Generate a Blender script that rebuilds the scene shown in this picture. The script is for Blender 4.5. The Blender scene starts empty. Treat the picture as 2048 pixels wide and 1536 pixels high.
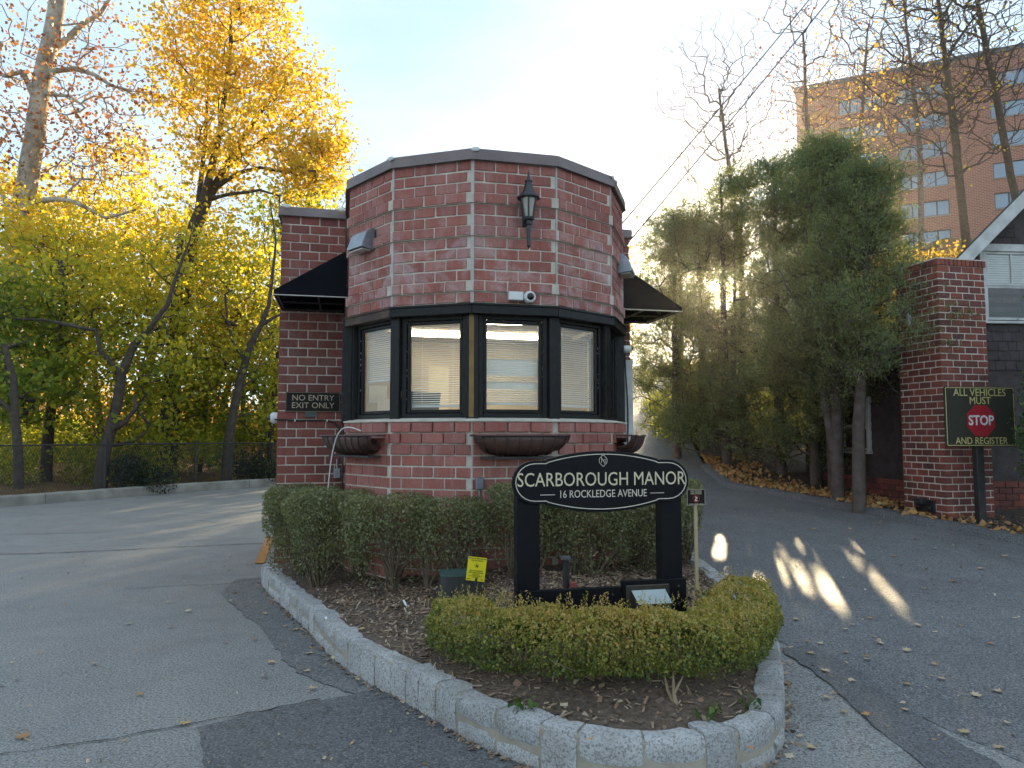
import bpy, bmesh, math, random
import numpy as np
from mathutils import Vector, Matrix

# ------------------------------------------------------------------ camera, sky, sun, exposure
sc = bpy.context.scene
FPX, PITCH, EYE = 1450.0, math.atan(104 / 1450.0), 1.65      # focal length for a 2048 px wide frame
cd = bpy.data.cameras.new('camera'); cam = bpy.data.objects.new('camera', cd)
sc.collection.objects.link(cam); sc.camera = cam
cam.location = (0, 0, EYE); cam.rotation_euler = (math.pi / 2 + PITCH, 0, 0)
cd.sensor_width = 36; cd.lens = FPX / 2048 * 36; cd.clip_start = .05; cd.clip_end = 3000

SUN_AZ, SUN_EL = math.radians(15.75), math.radians(11.3)     # azimuth clockwise from +Y
SUNV = Vector((math.sin(SUN_AZ) * math.cos(SUN_EL), math.cos(SUN_AZ) * math.cos(SUN_EL), math.sin(SUN_EL)))
w = bpy.data.worlds.new('World'); sc.world = w; w.use_nodes = True
nt = w.node_tree; nt.nodes.clear()
def wn(t, **k):
    n = nt.nodes.new(t)
    for a, b in k.items(): setattr(n, a, b)
    return n
sky = wn('ShaderNodeTexSky', sky_type='NISHITA', sun_disc=False, sun_elevation=SUN_EL, sun_rotation=SUN_AZ,
         air_density=1.0, dust_density=.35, ozone_density=1.6, altitude=50)
tc = wn('ShaderNodeTexCoord')
mp = wn('ShaderNodeMapping'); mp.inputs['Scale'].default_value = (1.0, 1.0, 3.2)
nz = wn('ShaderNodeTexNoise'); nz.inputs['Scale'].default_value = 2.3; nz.inputs['Detail'].default_value = 7; nz.inputs['Roughness'].default_value = .55; nz.inputs['Distortion'].default_value = .5
cr = wn('ShaderNodeValToRGB'); cr.color_ramp.elements[0].position = .36; cr.color_ramp.elements[1].position = .72
cr.color_ramp.elements[0].color = (.76, .76, .76, 1); cr.color_ramp.elements[1].color = (.90, .90, .90, 1)
# thin even high cloud over the whole dome, whiter where it is thicker
hs = wn('ShaderNodeValToRGB'); hs.color_ramp.elements[0].position = .35; hs.color_ramp.elements[1].position = .75
hs.color_ramp.elements[0].color = (1.48, 2.06, 2.66, 1); hs.color_ramp.elements[1].color = (2.45, 2.78, 3.0, 1)
mx = wn('ShaderNodeMixRGB'); bg = wn('ShaderNodeBackground'); wo = wn('ShaderNodeOutputWorld')
L = nt.links.new
L(tc.outputs['Generated'], mp.inputs[0]); L(mp.outputs[0], nz.inputs['Vector']); L(nz.outputs['Fac'], cr.inputs[0])
L(nz.outputs['Fac'], hs.inputs[0]); L(cr.outputs[0], mx.inputs[0]); L(sky.outputs[0], mx.inputs[1]); L(hs.outputs[0], mx.inputs[2])
# the sun's own disc, seen through the cedars (its light comes from the sun lamp)
dt = wn('ShaderNodeVectorMath', operation='DOT_PRODUCT'); dt.inputs[1].default_value = SUNV
gt = wn('ShaderNodeMath', operation='GREATER_THAN'); gt.inputs[1].default_value = math.cos(math.radians(.34))
ml = wn('ShaderNodeMath', operation='MULTIPLY'); ml.inputs[1].default_value = 220
ad = wn('ShaderNodeMixRGB', blend_type='ADD'); ad.inputs[0].default_value = 1
cb = wn('ShaderNodeCombineColor')
L(tc.outputs['Generated'], dt.inputs[0]); L(dt.outputs['Value'], gt.inputs[0]); L(gt.outputs[0], ml.inputs[0])
for i, f in enumerate((1, .8, .45)):
    m_ = wn('ShaderNodeMath', operation='MULTIPLY'); m_.inputs[1].default_value = f
    L(ml.outputs[0], m_.inputs[0]); L(m_.outputs[0], cb.inputs[i])
L(mx.outputs[0], ad.inputs[1]); L(cb.outputs[0], ad.inputs[2])
L(ad.outputs[0], bg.inputs[0]); L(bg.outputs[0], wo.inputs[0])
bg.inputs[1].default_value = .12

sd = bpy.data.lights.new('sun', 'SUN'); sd.energy = 4.2; sd.angle = math.radians(.55); sd.color = (1, .78, .46)
so = bpy.data.objects.new('sun', sd); sc.collection.objects.link(so)
so.rotation_euler = SUNV.to_track_quat('Z', 'Y').to_euler(); so.location = (10, 35, 30)

sc.view_settings.view_transform = 'Standard'; sc.view_settings.look = 'None'
sc.view_settings.exposure = 1.84; sc.view_settings.gamma = 1; sc.view_settings.use_curve_mapping = False
sc.render.engine = 'CYCLES'; sc.cycles.use_denoising = True; sc.cycles.max_bounces = 8
sc.cycles.transparent_max_bounces = 16; sc.cycles.sample_clamp_indirect = 6

# ------------------------------------------------------------------ helpers
rnd = random.Random(7); R = np.random.default_rng(11)
COL = sc.collection; PI = math.pi; rad = math.radians
TH = rad(13)                                                   # gatehouse, house and signs share this turn

def ray(u, v):
    x = (u - 1024) / FPX; y = (768 - v) / FPX
    return np.array([x, math.cos(PITCH) - y * math.sin(PITCH), math.sin(PITCH) + y * math.cos(PITCH)])
def at(u, v, Y):
    """survey: the point at distance Y seen at photo pixel u, v"""
    r = ray(u, v) * (Y / ray(u, v)[1]); return Vector((r[0], r[1], EYE + r[2]))
def on_z(u, v, z=0.):
    r = ray(u, v); r = r * ((z - EYE) / r[2]); return Vector((r[0], r[1], z))
def on_ramp(u, v, dz=0., a=.083, y0=4.):
    r = ray(u, v); t = (-a * y0 + dz - EYE) / (r[2] - a * r[1]); q = r * t
    return Vector((q[0], q[1], EYE + q[2]))

def link(o, parent=None):
    COL.objects.link(o)
    if parent is not None: o.parent = parent
    return o
def tag(o, label=None, cat=None, group=None, kind=None):
    if label: o['label'] = label
    if cat: o['category'] = cat
    if group: o['group'] = group
    if kind: o['kind'] = kind
    return o
def thing(name, label, cat, loc=(0, 0, 0), rz=0., group=None):
    o = bpy.data.objects.new(name, None); o.empty_display_size = .2
    o.location = loc; o.rotation_euler = (0, 0, rz); link(o)
    return tag(o, label, cat, group)
def mesh(name, v, f, mat=None, smooth=False):
    me = bpy.data.meshes.new(name); me.from_pydata([tuple(p) for p in v], [], f)
    if mat: me.materials.append(mat)
    if smooth: me.polygons.foreach_set('use_smooth', [True] * len(me.polygons))
    me.update(); return me
def obj(name, me, parent=None, loc=None, rot=None, scale=None):
    o = bpy.data.objects.new(name, me); link(o, parent)
    if loc is not None: o.location = loc
    if rot is not None: o.rotation_euler = rot
    if scale is not None: o.scale = scale
    return o
def npmesh(name, V, F, mat, smooth=False):
    """V (n,3), F (m,k) numpy"""
    V = np.asarray(V, np.float32); F = np.asarray(F, np.int32); k = F.shape[1]
    me = bpy.data.meshes.new(name)
    me.vertices.add(len(V)); me.vertices.foreach_set('co', V.ravel())
    me.loops.add(F.size); me.loops.foreach_set('vertex_index', F.ravel())
    me.polygons.add(len(F)); me.polygons.foreach_set('loop_start', np.arange(0, F.size, k, dtype=np.int32))
    me.polygons.foreach_set('loop_total', np.full(len(F), k, np.int32))
    if smooth: me.polygons.foreach_set('use_smooth', np.ones(len(F), bool))
    me.materials.append(mat); me.update(calc_edges=True); return me
class MB:
    """collects simple shapes for one mesh"""
    def __init__(s): s.v = []; s.f = []
    def add(s, v, f):
        n = len(s.v); s.v += [tuple(p) for p in v]; s.f += [tuple(i + n for i in q) for q in f]; return s
    def box(s, a, b, M=None):
        x0, y0, z0 = a; x1, y1, z1 = b
        v = [(x0, y0, z0), (x1, y0, z0), (x1, y1, z0), (x0, y1, z0), (x0, y0, z1), (x1, y0, z1), (x1, y1, z1), (x0, y1, z1)]
        if M is not None: v = [M @ Vector(p) for p in v]
        return s.add(v, [(0, 3, 2, 1), (4, 5, 6, 7), (0, 1, 5, 4), (1, 2, 6, 5), (2, 3, 7, 6), (3, 0, 4, 7)])
    def tube(s, pts, r, n=8, caps=True):
        pts = [Vector(p) for p in pts]; rs = r if isinstance(r, (list, tuple)) else [r] * len(pts)
        vs = []; fs = []; prev = None
        for i, p in enumerate(pts):
            t = (pts[min(i + 1, len(pts) - 1)] - pts[max(i - 1, 0)])
            t = t.normalized() if t.length > 1e-9 else Vector((0, 0, 1))
            if prev is None: a = t.orthogonal().normalized()
            else: a = (prev - t * prev.dot(t)); a = a.normalized() if a.length > 1e-6 else t.orthogonal().normalized()
            prev = a; b = t.cross(a)
            for k in range(n):
                g = 2 * PI * k / n; vs.append(p + (a * math.cos(g) + b * math.sin(g)) * rs[i])
        for i in range(len(pts) - 1):
            for k in range(n):
                fs.append((i * n + k, i * n + (k + 1) % n, (i + 1) * n + (k + 1) % n, (i + 1) * n + k))
        if caps:
            fs.append(tuple(range(n - 1, -1, -1))); m = (len(pts) - 1) * n; fs.append(tuple(range(m, m + n)))
        return s.add(vs, fs)
    def lathe(s, prof, n=16, M=None, wav=0, amp=0.):
        vs = []; fs = []
        for r_, z in prof:
            for k in range(n):
                g = 2 * PI * k / n; rr = r_ * (1 + amp * math.cos(wav * g)); p = Vector((rr * math.cos(g), rr * math.sin(g), z))
                vs.append(M @ p if M is not None else p)
        for i in range(len(prof) - 1):
            for k in range(n):
                fs.append((i * n + k, i * n + (k + 1) % n, (i + 1) * n + (k + 1) % n, (i + 1) * n + k))
        fs.append(tuple(range(n - 1, -1, -1))); m = (len(prof) - 1) * n; fs.append(tuple(range(m, m + n)))
        return s.add(vs, fs)
    def prism(s, poly, y0, y1, M=None):
        """poly of (x, z) drawn in the XZ plane, from y0 (front) to y1"""
        n = len(poly); v = [(x, y0, z) for x, z in poly] + [(x, y1, z) for x, z in poly]
        if M is not None: v = [M @ Vector(p) for p in v]
        f = [tuple(range(n)), tuple(range(2 * n - 1, n - 1, -1))] + [(i, i + n, (i + 1) % n + n, (i + 1) % n) for i in range(n)]
        return s.add(v, f)
    def build(s, name, mat, parent=None, smooth=False, bevel=0., loc=None, rot=None, segs=1):
        me = mesh(name, s.v, s.f, mat, smooth)
        bm = bmesh.new(); bm.from_mesh(me); bmesh.ops.recalc_face_normals(bm, faces=bm.faces)
        if bevel:
            bmesh.ops.bevel(bm, geom=[e for e in bm.edges if e.is_manifold and e.calc_face_angle(0) > .5], offset=bevel, segments=segs, affect='EDGES', clamp_overlap=True)
        bm.to_mesh(me); bm.free()
        if smooth: me.polygons.foreach_set('use_smooth', [True] * len(me.polygons)); me.set_sharp_from_angle(angle=rad(40))
        return obj(name, me, parent, loc, rot)

# ------------------------------------------------------------------ materials
MATS = {}
def nodes_of(name):
    m = bpy.data.materials.new(name); m.use_nodes = True; MATS[name] = m
    return m, m.node_tree, m.node_tree.nodes['Principled BSDF']
def N(t, kind, **k):
    n = t.nodes.new(kind)
    for a, b in k.items():
        if a.startswith('i_'): n.inputs[a[2:].replace('_', ' ')].default_value = b
        else: setattr(n, a, b)
    return n
def ramp(t, stops, fac, interp='LINEAR'):
    n = t.nodes.new('ShaderNodeValToRGB'); r = n.color_ramp; r.interpolation = interp
    while len(r.elements) < len(stops): r.elements.new(.5)
    for e, (p, c) in zip(r.elements, stops):
        e.position = p; e.color = tuple(c) + (1,) if len(c) == 3 else (c[0],) * 3 + (1,)
    t.links.new(fac, n.inputs[0]); return n.outputs[0]
def mixc(t, fac, a, b, mode='MIX'):
    n = t.nodes.new('ShaderNodeMixRGB'); n.blend_type = mode
    for s, q in ((0, fac), (1, a), (2, b)):
        if hasattr(q, 'is_output'): t.links.new(q, n.inputs[s])
        else: n.inputs[s].default_value = q if s == 0 else tuple(q) + (1,)
    return n.outputs[0]
def noise(t, vec, scale, detail=4, rough=.55, dist=0.):
    n = N(t, 'ShaderNodeTexNoise'); n.inputs['Scale'].default_value = scale; n.inputs['Detail'].default_value = detail
    n.inputs['Roughness'].default_value = rough; n.inputs['Distortion'].default_value = dist
    t.links.new(vec, n.inputs['Vector']); return n.outputs['Fac']
def math_(t, op, a, b=0., c=None):
    n = N(t, 'ShaderNodeMath', operation=op)
    for i, q in enumerate((a, b) + ((c,) if c is not None else ())):
        if hasattr(q, 'is_output'): t.links.new(q, n.inputs[i])
        else: n.inputs[i].default_value = q
    return n.outputs[0]
def bump(t, b, h, strength, dist):
    n = N(t, 'ShaderNodeBump'); n.inputs['Strength'].default_value = strength; n.inputs['Distance'].default_value = dist
    t.links.new(h, n.inputs['Height']); t.links.new(n.outputs[0], b.inputs['Normal'])
def rand01(t):
    """one number per brick, stone or leaf: mesh island and object"""
    g = N(t, 'ShaderNodeNewGeometry'); o = N(t, 'ShaderNodeObjectInfo')
    return math_(t, 'FRACT', math_(t, 'ADD', math_(t, 'MULTIPLY', g.outputs['Random Per Island'], 7.31), math_(t, 'MULTIPLY', o.outputs['Random'], 3.77)))
def pos(t): return N(t, 'ShaderNodeNewGeometry').outputs['Position']
def ocoord(t): return N(t, 'ShaderNodeTexCoord').outputs['Object']

def M(name, c1, c2=None, scale=6., rough=.6, rough2=None, metal=0., bstr=0., bscale=40., spec=.5, world=False, detail=5, lo=.35, hi=.65):
    if name in MATS: return MATS[name]
    m, t, b = nodes_of(name); vec = pos(t) if world else ocoord(t)
    if c2 is None: c2 = tuple(x * .8 for x in c1)
    f = noise(t, vec, scale, detail)
    t.links.new(ramp(t, [(lo, c1), (hi, c2)], f), b.inputs['Base Color'])
    b.inputs['Roughness'].default_value = rough; b.inputs['Metallic'].default_value = metal
    b.inputs['Specular IOR Level'].default_value = spec
    if rough2 is not None:
        t.links.new(ramp(t, [(.3, (rough,)), (.7, (rough2,))], noise(t, vec, scale * 2.3, 4)), b.inputs['Roughness'])
    if bstr: bump(t, b, noise(t, vec, bscale, 5), bstr, .01)
    return m
def brick_mat(name, cols, eff=0., soot=0.):
    m, t, b = nodes_of(name); p = pos(t); r = rand01(t)
    n = len(cols); base = ramp(t, [(i / (n - 1), c) for i, c in enumerate(cols)], r)
    f1 = noise(t, p, 55, 5, .65); base = mixc(t, ramp(t, [(.35, (0.,)), (.75, (.45,))], f1), base, (.12, .05, .042))
    f2 = noise(t, p, 210, 3, .7); base = mixc(t, ramp(t, [(.56, (0.,)), (.72, (.30,))], f2), base, (.40, .27, .24))
    if soot:
        base = mixc(t, ramp(t, [(.40, (0.,)), (.66, (soot,))], noise(t, p, 1.6, 5, .6, .6)), base, (.035, .022, .022))
    if eff:
        e = ramp(t, [(.44, (0.,)), (.68, (eff,))], noise(t, p, 3.1, 6, .62, 1.2))
        e2 = ramp(t, [(.30, (.25,)), (.65, (1.,))], noise(t, p, 70, 4, .7))
        z = N(t, 'ShaderNodeSeparateXYZ'); t.links.new(p, z.inputs[0])
        zz = ramp(t, [(.40, (.12,)), (.57, (1.,)), (.68, (1.,)), (.76, (.25,))], math_(t, 'MULTIPLY', z.outputs[2], .2))
        base = mixc(t, math_(t, 'MULTIPLY', math_(t, 'MULTIPLY', e, e2), zz), base, (.58, .50, .50))
    mpw = N(t, 'ShaderNodeMapping'); mpw.inputs['Scale'].default_value = (9, 9, .8); t.links.new(p, mpw.inputs[0])
    st = noise(t, mpw.outputs[0], 1., 5, .65, .3)
    base = mixc(t, ramp(t, [(.52, (0.,)), (.74, (.30,))], st), base, (.55, .46, .44) if eff > .5 else (.10, .07, .065))
    base = mixc(t, ramp(t, [(.28, (.45,)), (.44, (0.,))], st), base, (.10, .06, .055))
    t.links.new(base, b.inputs['Base Color']); b.inputs['Roughness'].default_value = .85; b.inputs['Specular IOR Level'].default_value = .3
    bump(t, b, math_(t, 'ADD', noise(t, p, 160, 4, .7), math_(t, 'MULTIPLY', noise(t, p, 28, 3), 1.5)), .55, .006)
    return m
BRICK = brick_mat('gatehouse_brick', [(.37, .12, .095), (.43, .15, .115), (.33, .11, .09), (.46, .175, .14), (.40, .13, .10)], eff=.75)
BRICKW = brick_mat('wing_brick', [(.27, .085, .066), (.33, .105, .08), (.22, .075, .062), (.35, .115, .085)], eff=.25, soot=.35)
BRICKP = brick_mat('pier_brick', [(.31, .085, .06), (.37, .105, .07), (.20, .07, .06), (.34, .095, .065), (.15, .06, .055)], soot=.5)
MORTAR = M('mortar', (.66, .60, .50), (.50, .45, .38), 9, .95, bstr=.5, bscale=90, world=True)
MORTARC = M('corner_caulk', (.52, .50, .46), (.38, .37, .34), 9, .85, bstr=.4, bscale=60, world=True)
MORTARP = M('pier_mortar', (.74, .67, .57), (.55, .49, .41), 4, .95, bstr=.5, bscale=90, world=True)
CAP = M('brown_flashing', (.17, .13, .125), (.22, .175, .165), 3, .38, .5, metal=.35, world=True)
BLACK = M('black_paint', (.005, .005, .006), (.010, .010, .010), 14, .30, .5, bstr=.35, bscale=26, world=True, spec=.28)
BLACKS = M('black_sign_paint', (.004, .004, .006), (.007, .007, .009), 6, .42, .55, bstr=.05, spec=.18)
RUST = M('weathered_brown_board', (.10, .05, .028), (.03, .02, .018), 9, .6, bstr=.5, bscale=30, world=True)
BRASS = M('ochre_strip', (.24, .14, .025), (.15, .08, .015), 7, .45)
CLOTH = M('awning_canvas', (.005, .006, .009), (.008, .009, .012), 3, .85, bstr=.15, bscale=300, spec=.12)
PIPING = M('awning_piping', (.55, .52, .47), None, 5, .6)
DARKMET = M('dark_metal', (.028, .028, .03), (.05, .05, .052), 12, .45, .6, metal=.3)
LANT = M('lantern_metal', (.035, .038, .045), (.06, .064, .072), 14, .35, .5, metal=.5, bstr=.1)
WHITEP = M('white_plastic', (.72, .72, .70), (.62, .62, .60), 5, .35)
WHITEW = M('white_painted_wood', (.62, .62, .60), (.45, .45, .43), 6, .55, bstr=.1, world=True)
TERRA = M('planter_plastic', (.085, .042, .032), (.055, .03, .026), 7, .42, .6, bstr=.1)
CREAM = M('cream_paint', (.70, .60, .40), (.62, .53, .36), 8, .5)
CREAMW = M('pale_cream_paint', (.74, .66, .54), None, 8, .5)
SIGNB = M('brown_black_sign', (.010, .008, .006), (.014, .011, .009), 5, .5, spec=.2)
SIGNG = M('olive_sign_panel', (.050, .047, .034), (.042, .040, .028), 3, .55, spec=.25)
YELT = M('yellow_lettering', (.68, .58, .22), None, 8, .5)
REDS = M('stop_red', (.42, .022, .035), (.36, .02, .03), 5, .4)
WHITES = M('white_lettering', (.78, .78, .76), None, 5, .4)
YFLAG = M('yellow_card', (.85, .72, .01), (.78, .66, .01), 8, .5)
INK = M('black_ink', (.02, .02, .015), None, 5, .6)
BRONZE = M('bronze_fixture', (.075, .062, .045), (.05, .042, .032), 8, .4, .55, metal=.4)
GREYMET = M('grey_steel', (.32, .34, .37), (.24, .26, .29), 8, .3, .45, metal=.7)
CONC = M('kerb_concrete', (.34, .32, .28), (.20, .19, .165), 2.2, .9, bstr=.4, bscale=30, world=True, detail=8)
SHING = M('dark_shingle', (.045, .034, .034), (.075, .058, .058), 7, .8, bstr=.4, bscale=60, world=True)
ROOFM = M('asphalt_roofing', (.05, .045, .045), (.08, .07, .07), 30, .9, bstr=.4, bscale=80)
BARK = M('dark_bark', (.045, .034, .026), (.085, .065, .05), 9, .9, bstr=.8, bscale=22, world=True)
BARKC = M('cedar_bark', (.085, .062, .050), (.14, .11, .092), 8, .9, bstr=.7, bscale=26, world=True)
BARKG = M('grey_twig_bark', (.11, .085, .075), (.17, .135, .12), 7, .9, world=True)
BARKS = M('pale_sycamore_bark', (.52, .47, .38), (.20, .17, .13), 2.6, .8, bstr=.3, bscale=12, world=True, detail=7)
TWIG = M('tan_twig', (.30, .22, .13), (.20, .14, .085), 9, .9, world=True)
TWIGD = M('dark_twig', (.17, .125, .08), (.11, .08, .05), 9, .9, world=True)
STAKE = M('tan_stake', (.50, .38, .22), (.42, .32, .18), 8, .7)
PLASB = M('black_plastic', (.022, .022, .020), (.035, .035, .032), 6, .45, .6)
PLASG = M('green_plastic_lid', (.02, .06, .05), (.06, .09, .08), 14, .5, .7)
WALLI = M('room_wall', (.55, .46, .32), None, 3, .8)
SLATM = M('blind_slat', (.80, .78, .72), None, 3, .45)
PAPER = M('paper', (.75, .72, .66), None, 3, .7)
DESK = M('desk_laminate', (.22, .15, .09), None, 3, .5)
ORANGE = M('worn_orange_paint', (.55, .22, .035), (.35, .17, .06), 20, .8, world=True)

def granite():
    m, t, b = nodes_of('granite'); p = pos(t); r = rand01(t)
    base = ramp(t, [(0, (.47, .455, .44)), (.5, (.56, .54, .52)), (1, (.40, .39, .385))], r)
    base = mixc(t, ramp(t, [(.47, (0.,)), (.62, (.75,))], noise(t, p, 75, 3, .7)), base, (.10, .10, .105))
    base = mixc(t, ramp(t, [(.50, (0.,)), (.66, (.7,))], noise(t, p, 110, 3, .7, 1)), base, (.66, .64, .62))
    base = mixc(t, ramp(t, [(.45, (0.,)), (.72, (.45,))], noise(t, p, 5, 5)), base, (.20, .165, .12))
    t.links.new(base, b.inputs['Base Color']); b.inputs['Roughness'].default_value = .8
    bump(t, b, math_(t, 'ADD', noise(t, p, 60, 5, .7), math_(t, 'MULTIPLY', noise(t, p, 14, 4), 2.)), .9, .012); return m
GRANITE = granite()
def asphalt(name, c1, c2, patch=.5):
    m, t, b = nodes_of(name); p = pos(t)
    base = ramp(t, [(.38, c1), (.62, c2)], noise(t, p, .8, 8, .68, .6))
    base = mixc(t, ramp(t, [(.46, (0.,)), (.72, (.5,))], noise(t, p, 2.2, 7, .65, .8)), base, tuple(x * .6 for x in c1))
    g1 = noise(t, p, 85, 3, .7); base = mixc(t, ramp(t, [(.50, (0.,)), (.62, (.85,))], g1), base, tuple(min(.5, x * 2.1) for x in c2))
    g2 = noise(t, p, 60, 3, .7); base = mixc(t, ramp(t, [(.38, (.9,)), (.50, (0.,))], g2), base, tuple(x * .35 for x in c1))
    sp = noise(t, p, 420, 1, .5); base = mixc(t, ramp(t, [(.73, (0.,)), (.78, (.6,))], sp), base, (.42, .41, .38))
    t.links.new(base, b.inputs['Base Color'])
    t.links.new(ramp(t, [(.35, (.50,)), (.7, (.72,))], noise(t, p, 1.3, 4)), b.inputs['Roughness'])
    bump(t, b, math_(t, 'ADD', noise(t, p, 170, 3, .7), math_(t, 'MULTIPLY', noise(t, p, 6, 4), .8)), .7, .008); return m
ASPH = asphalt('old_asphalt', (.225, .218, .205), (.275, .264, .245))
ASPHN = asphalt('newer_asphalt', (.098, .098, .100), (.132, .130, .130))
ASPHR = asphalt('lane_asphalt', (.125, .124, .126), (.175, .172, .170))
TAR = M('tar_crack', (.012, .012, .013), None, 8, .7)
def soil(name, cols, sc1=30., bs=.9):
    m, t, b = nodes_of(name); p = pos(t)
    base = ramp(t, [(.30, cols[0]), (.48, cols[1]), (.62, cols[2]), (.75, cols[3])], noise(t, p, sc1, 7, .7, .6))
    base = mixc(t, ramp(t, [(.4, (0.,)), (.7, (.55,))], noise(t, p, 2.1, 4)), base, cols[0])
    t.links.new(base, b.inputs['Base Color']); b.inputs['Roughness'].default_value = .95
    bump(t, b, noise(t, p, sc1 * 1.6, 6, .7), bs, .03); return m
MULCH = soil('mulch_soil', [(.08, .054, .038), (.14, .095, .066), (.23, .16, .115), (.36, .28, .20)])
LITTER = soil('leaf_litter', [(.06, .035, .018), (.16, .085, .03), (.28, .16, .05), (.40, .27, .12)], 9)
VERGE = soil('verge_soil', [(.035, .024, .017), (.065, .045, .032), (.12, .09, .065), (.20, .17, .14)], 26)
def leaf_mat(name, cols, trans=.45, rough=.5, spec=.3, zc=None, nscale=.5, nmix=.5, tsat=1.0):
    """leaf colour from a number per leaf plus slow drift through the crown; lets light through"""
    m, t, b = nodes_of(name); p = pos(t); g = N(t, 'ShaderNodeNewGeometry')
    f = math_(t, 'ADD', math_(t, 'MULTIPLY', g.outputs['Random Per Island'], 1 - nmix), math_(t, 'MULTIPLY', noise(t, p, nscale, 3), nmix))
    if zc:                                                     # leaf colour moves along the ramp with height
        s = N(t, 'ShaderNodeSeparateXYZ'); t.links.new(p, s.inputs[0])
        f = math_(t, 'ADD', f, math_(t, 'MULTIPLY', math_(t, 'SUBTRACT', s.outputs[2], zc[0]), zc[1]))
    n = len(cols); c = ramp(t, [(.15 + .7 * i / (n - 1), q) for i, q in enumerate(cols)], f)
    t.links.new(c, b.inputs['Base Color']); b.inputs['Roughness'].default_value = rough; b.inputs['Specular IOR Level'].default_value = spec
    tr = N(t, 'ShaderNodeBsdfTranslucent'); mxs = N(t, 'ShaderNodeMixShader'); mxs.inputs[0].default_value = trans
    t.links.new(mixc(t, 1., c, (1.25 * tsat, 1.2 * tsat, .85 * tsat), 'MULTIPLY'), tr.inputs[0])
    t.links.new(b.outputs[0], mxs.inputs[1]); t.links.new(tr.outputs[0], mxs.inputs[2])
    t.links.new(mxs.outputs[0], t.nodes['Material Output'].inputs[0]); return m
LF_GOLD = leaf_mat('golden_maple_leaf', [(.32, .32, .03), (.50, .43, .04), (.62, .47, .045), (.66, .46, .05), (.66, .37, .05)], .5, zc=(9., .02))
LF_YG = leaf_mat('yellow_green_leaf', [(.11, .17, .03), (.25, .30, .04), (.46, .45, .05), (.68, .55, .05), (.72, .47, .05)], .62, zc=(5.5, .03), nmix=.65)
LF_GREEN = leaf_mat('green_maple_leaf', [(.11, .18, .03), (.18, .26, .04), (.33, .37, .05), (.56, .50, .06)], .6, nmix=.55)
LF_FAR = leaf_mat('far_wood_leaf', [(.16, .13, .03), (.38, .26, .04), (.55, .36, .05), (.50, .24, .06)], .55, nscale=.25)
LF_RUST = leaf_mat('rust_leaf', [(.16, .05, .035), (.30, .10, .05), (.40, .20, .07), (.45, .30, .08)], .4)
LF_CED = leaf_mat('cedar_leaf', [(.10, .135, .075), (.17, .205, .10), (.25, .28, .125), (.38, .35, .155)], .48, .6, nscale=2.2, nmix=.65)
LF_ARB = leaf_mat('arborvitae_leaf', [(.04, .085, .03), (.07, .13, .045), (.12, .18, .06), (.20, .20, .07)], .3, .5, nscale=1.2)
LF_BOX = leaf_mat('boxwood_leaf', [(.11, .15, .04), (.19, .225, .05), (.31, .31, .065), (.45, .37, .08), (.54, .36, .12)], .38, .38, .5, zc=(.52, 1.6), nscale=2.2, nmix=.45)
LF_PRI = leaf_mat('hedge_leaf', [(.12, .14, .07), (.18, .195, .09), (.245, .25, .11), (.35, .31, .14)], .35, .35, .5, zc=(1.0, .18), nscale=2.5)
LF_DARK = leaf_mat('dark_bush_leaf', [(.012, .022, .012), (.02, .034, .018), (.03, .045, .024)], .1, .6)
def dry_leaf(name, cols):
    m, t, b = nodes_of(name); r = rand01(t); n = len(cols)
    c = ramp(t, [(i / (n - 1), q) for i, q in enumerate(cols)], r)
    c = mixc(t, ramp(t, [(.45, (0.,)), (.7, (.5,))], noise(t, ocoord(t), 40, 4)), c, (.22, .12, .05))
    t.links.new(c, b.inputs['Base Color']); b.inputs['Roughness'].default_value = .7; return m
DRYL = dry_leaf('dry_leaf', [(.50, .36, .19), (.58, .45, .28), (.42, .26, .11), (.62, .52, .36), (.40, .20, .07)])
DRYO = dry_leaf('dry_orange_leaf', [(.45, .20, .05), (.52, .30, .10), (.38, .16, .05), (.58, .40, .16)])
CHIP = dry_leaf('mulch_chip', [(.20, .12, .075), (.33, .22, .14), (.12, .075, .05), (.50, .39, .27), (.26, .16, .095)])
GRAVEL = dry_leaf('verge_gravel', [(.10, .09, .08), (.16, .14, .12), (.07, .06, .05), (.30, .28, .25), (.12, .09, .06)])
WEED = leaf_mat('weed_leaf', [(.05, .10, .02), (.09, .16, .03), (.14, .2, .05)], .3)
def glass(name, tint=(1, 1, 1), refl=1.0):
    m, t, b = nodes_of(name); t.nodes.remove(b)
    tr = N(t, 'ShaderNodeBsdfTransparent'); tr.inputs[0].default_value = tint + (1,)
    gl = N(t, 'ShaderNodeBsdfGlossy'); gl.inputs['Roughness'].default_value = .01
    lw = N(t, 'ShaderNodeLayerWeight'); fc = math_(t, 'ADD', math_(t, 'MULTIPLY', math_(t, 'POWER', lw.outputs['Facing'], 4.), .9), .045)
    mxs = N(t, 'ShaderNodeMixShader'); lw.inputs[0].default_value = .5; t.links.new(math_(t, 'MULTIPLY', fc, refl), mxs.inputs[0])
    t.links.new(tr.outputs[0], mxs.inputs[1]); t.links.new(gl.outputs[0], mxs.inputs[2])
    t.links.new(mxs.outputs[0], t.nodes['Material Output'].inputs[0]); return m
GLASS = glass('window_glass', (.95, .96, .95), 1.0)
def emit(name, c, s):
    m, t, b = nodes_of(name); b.inputs['Base Color'].default_value = c + (1,)
    b.inputs['Emission Color'].default_value = c + (1,); b.inputs['Emission Strength'].default_value = s; return m
TUBE = emit('fluorescent_tube', (1., .9, .68), 6.5)
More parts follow.
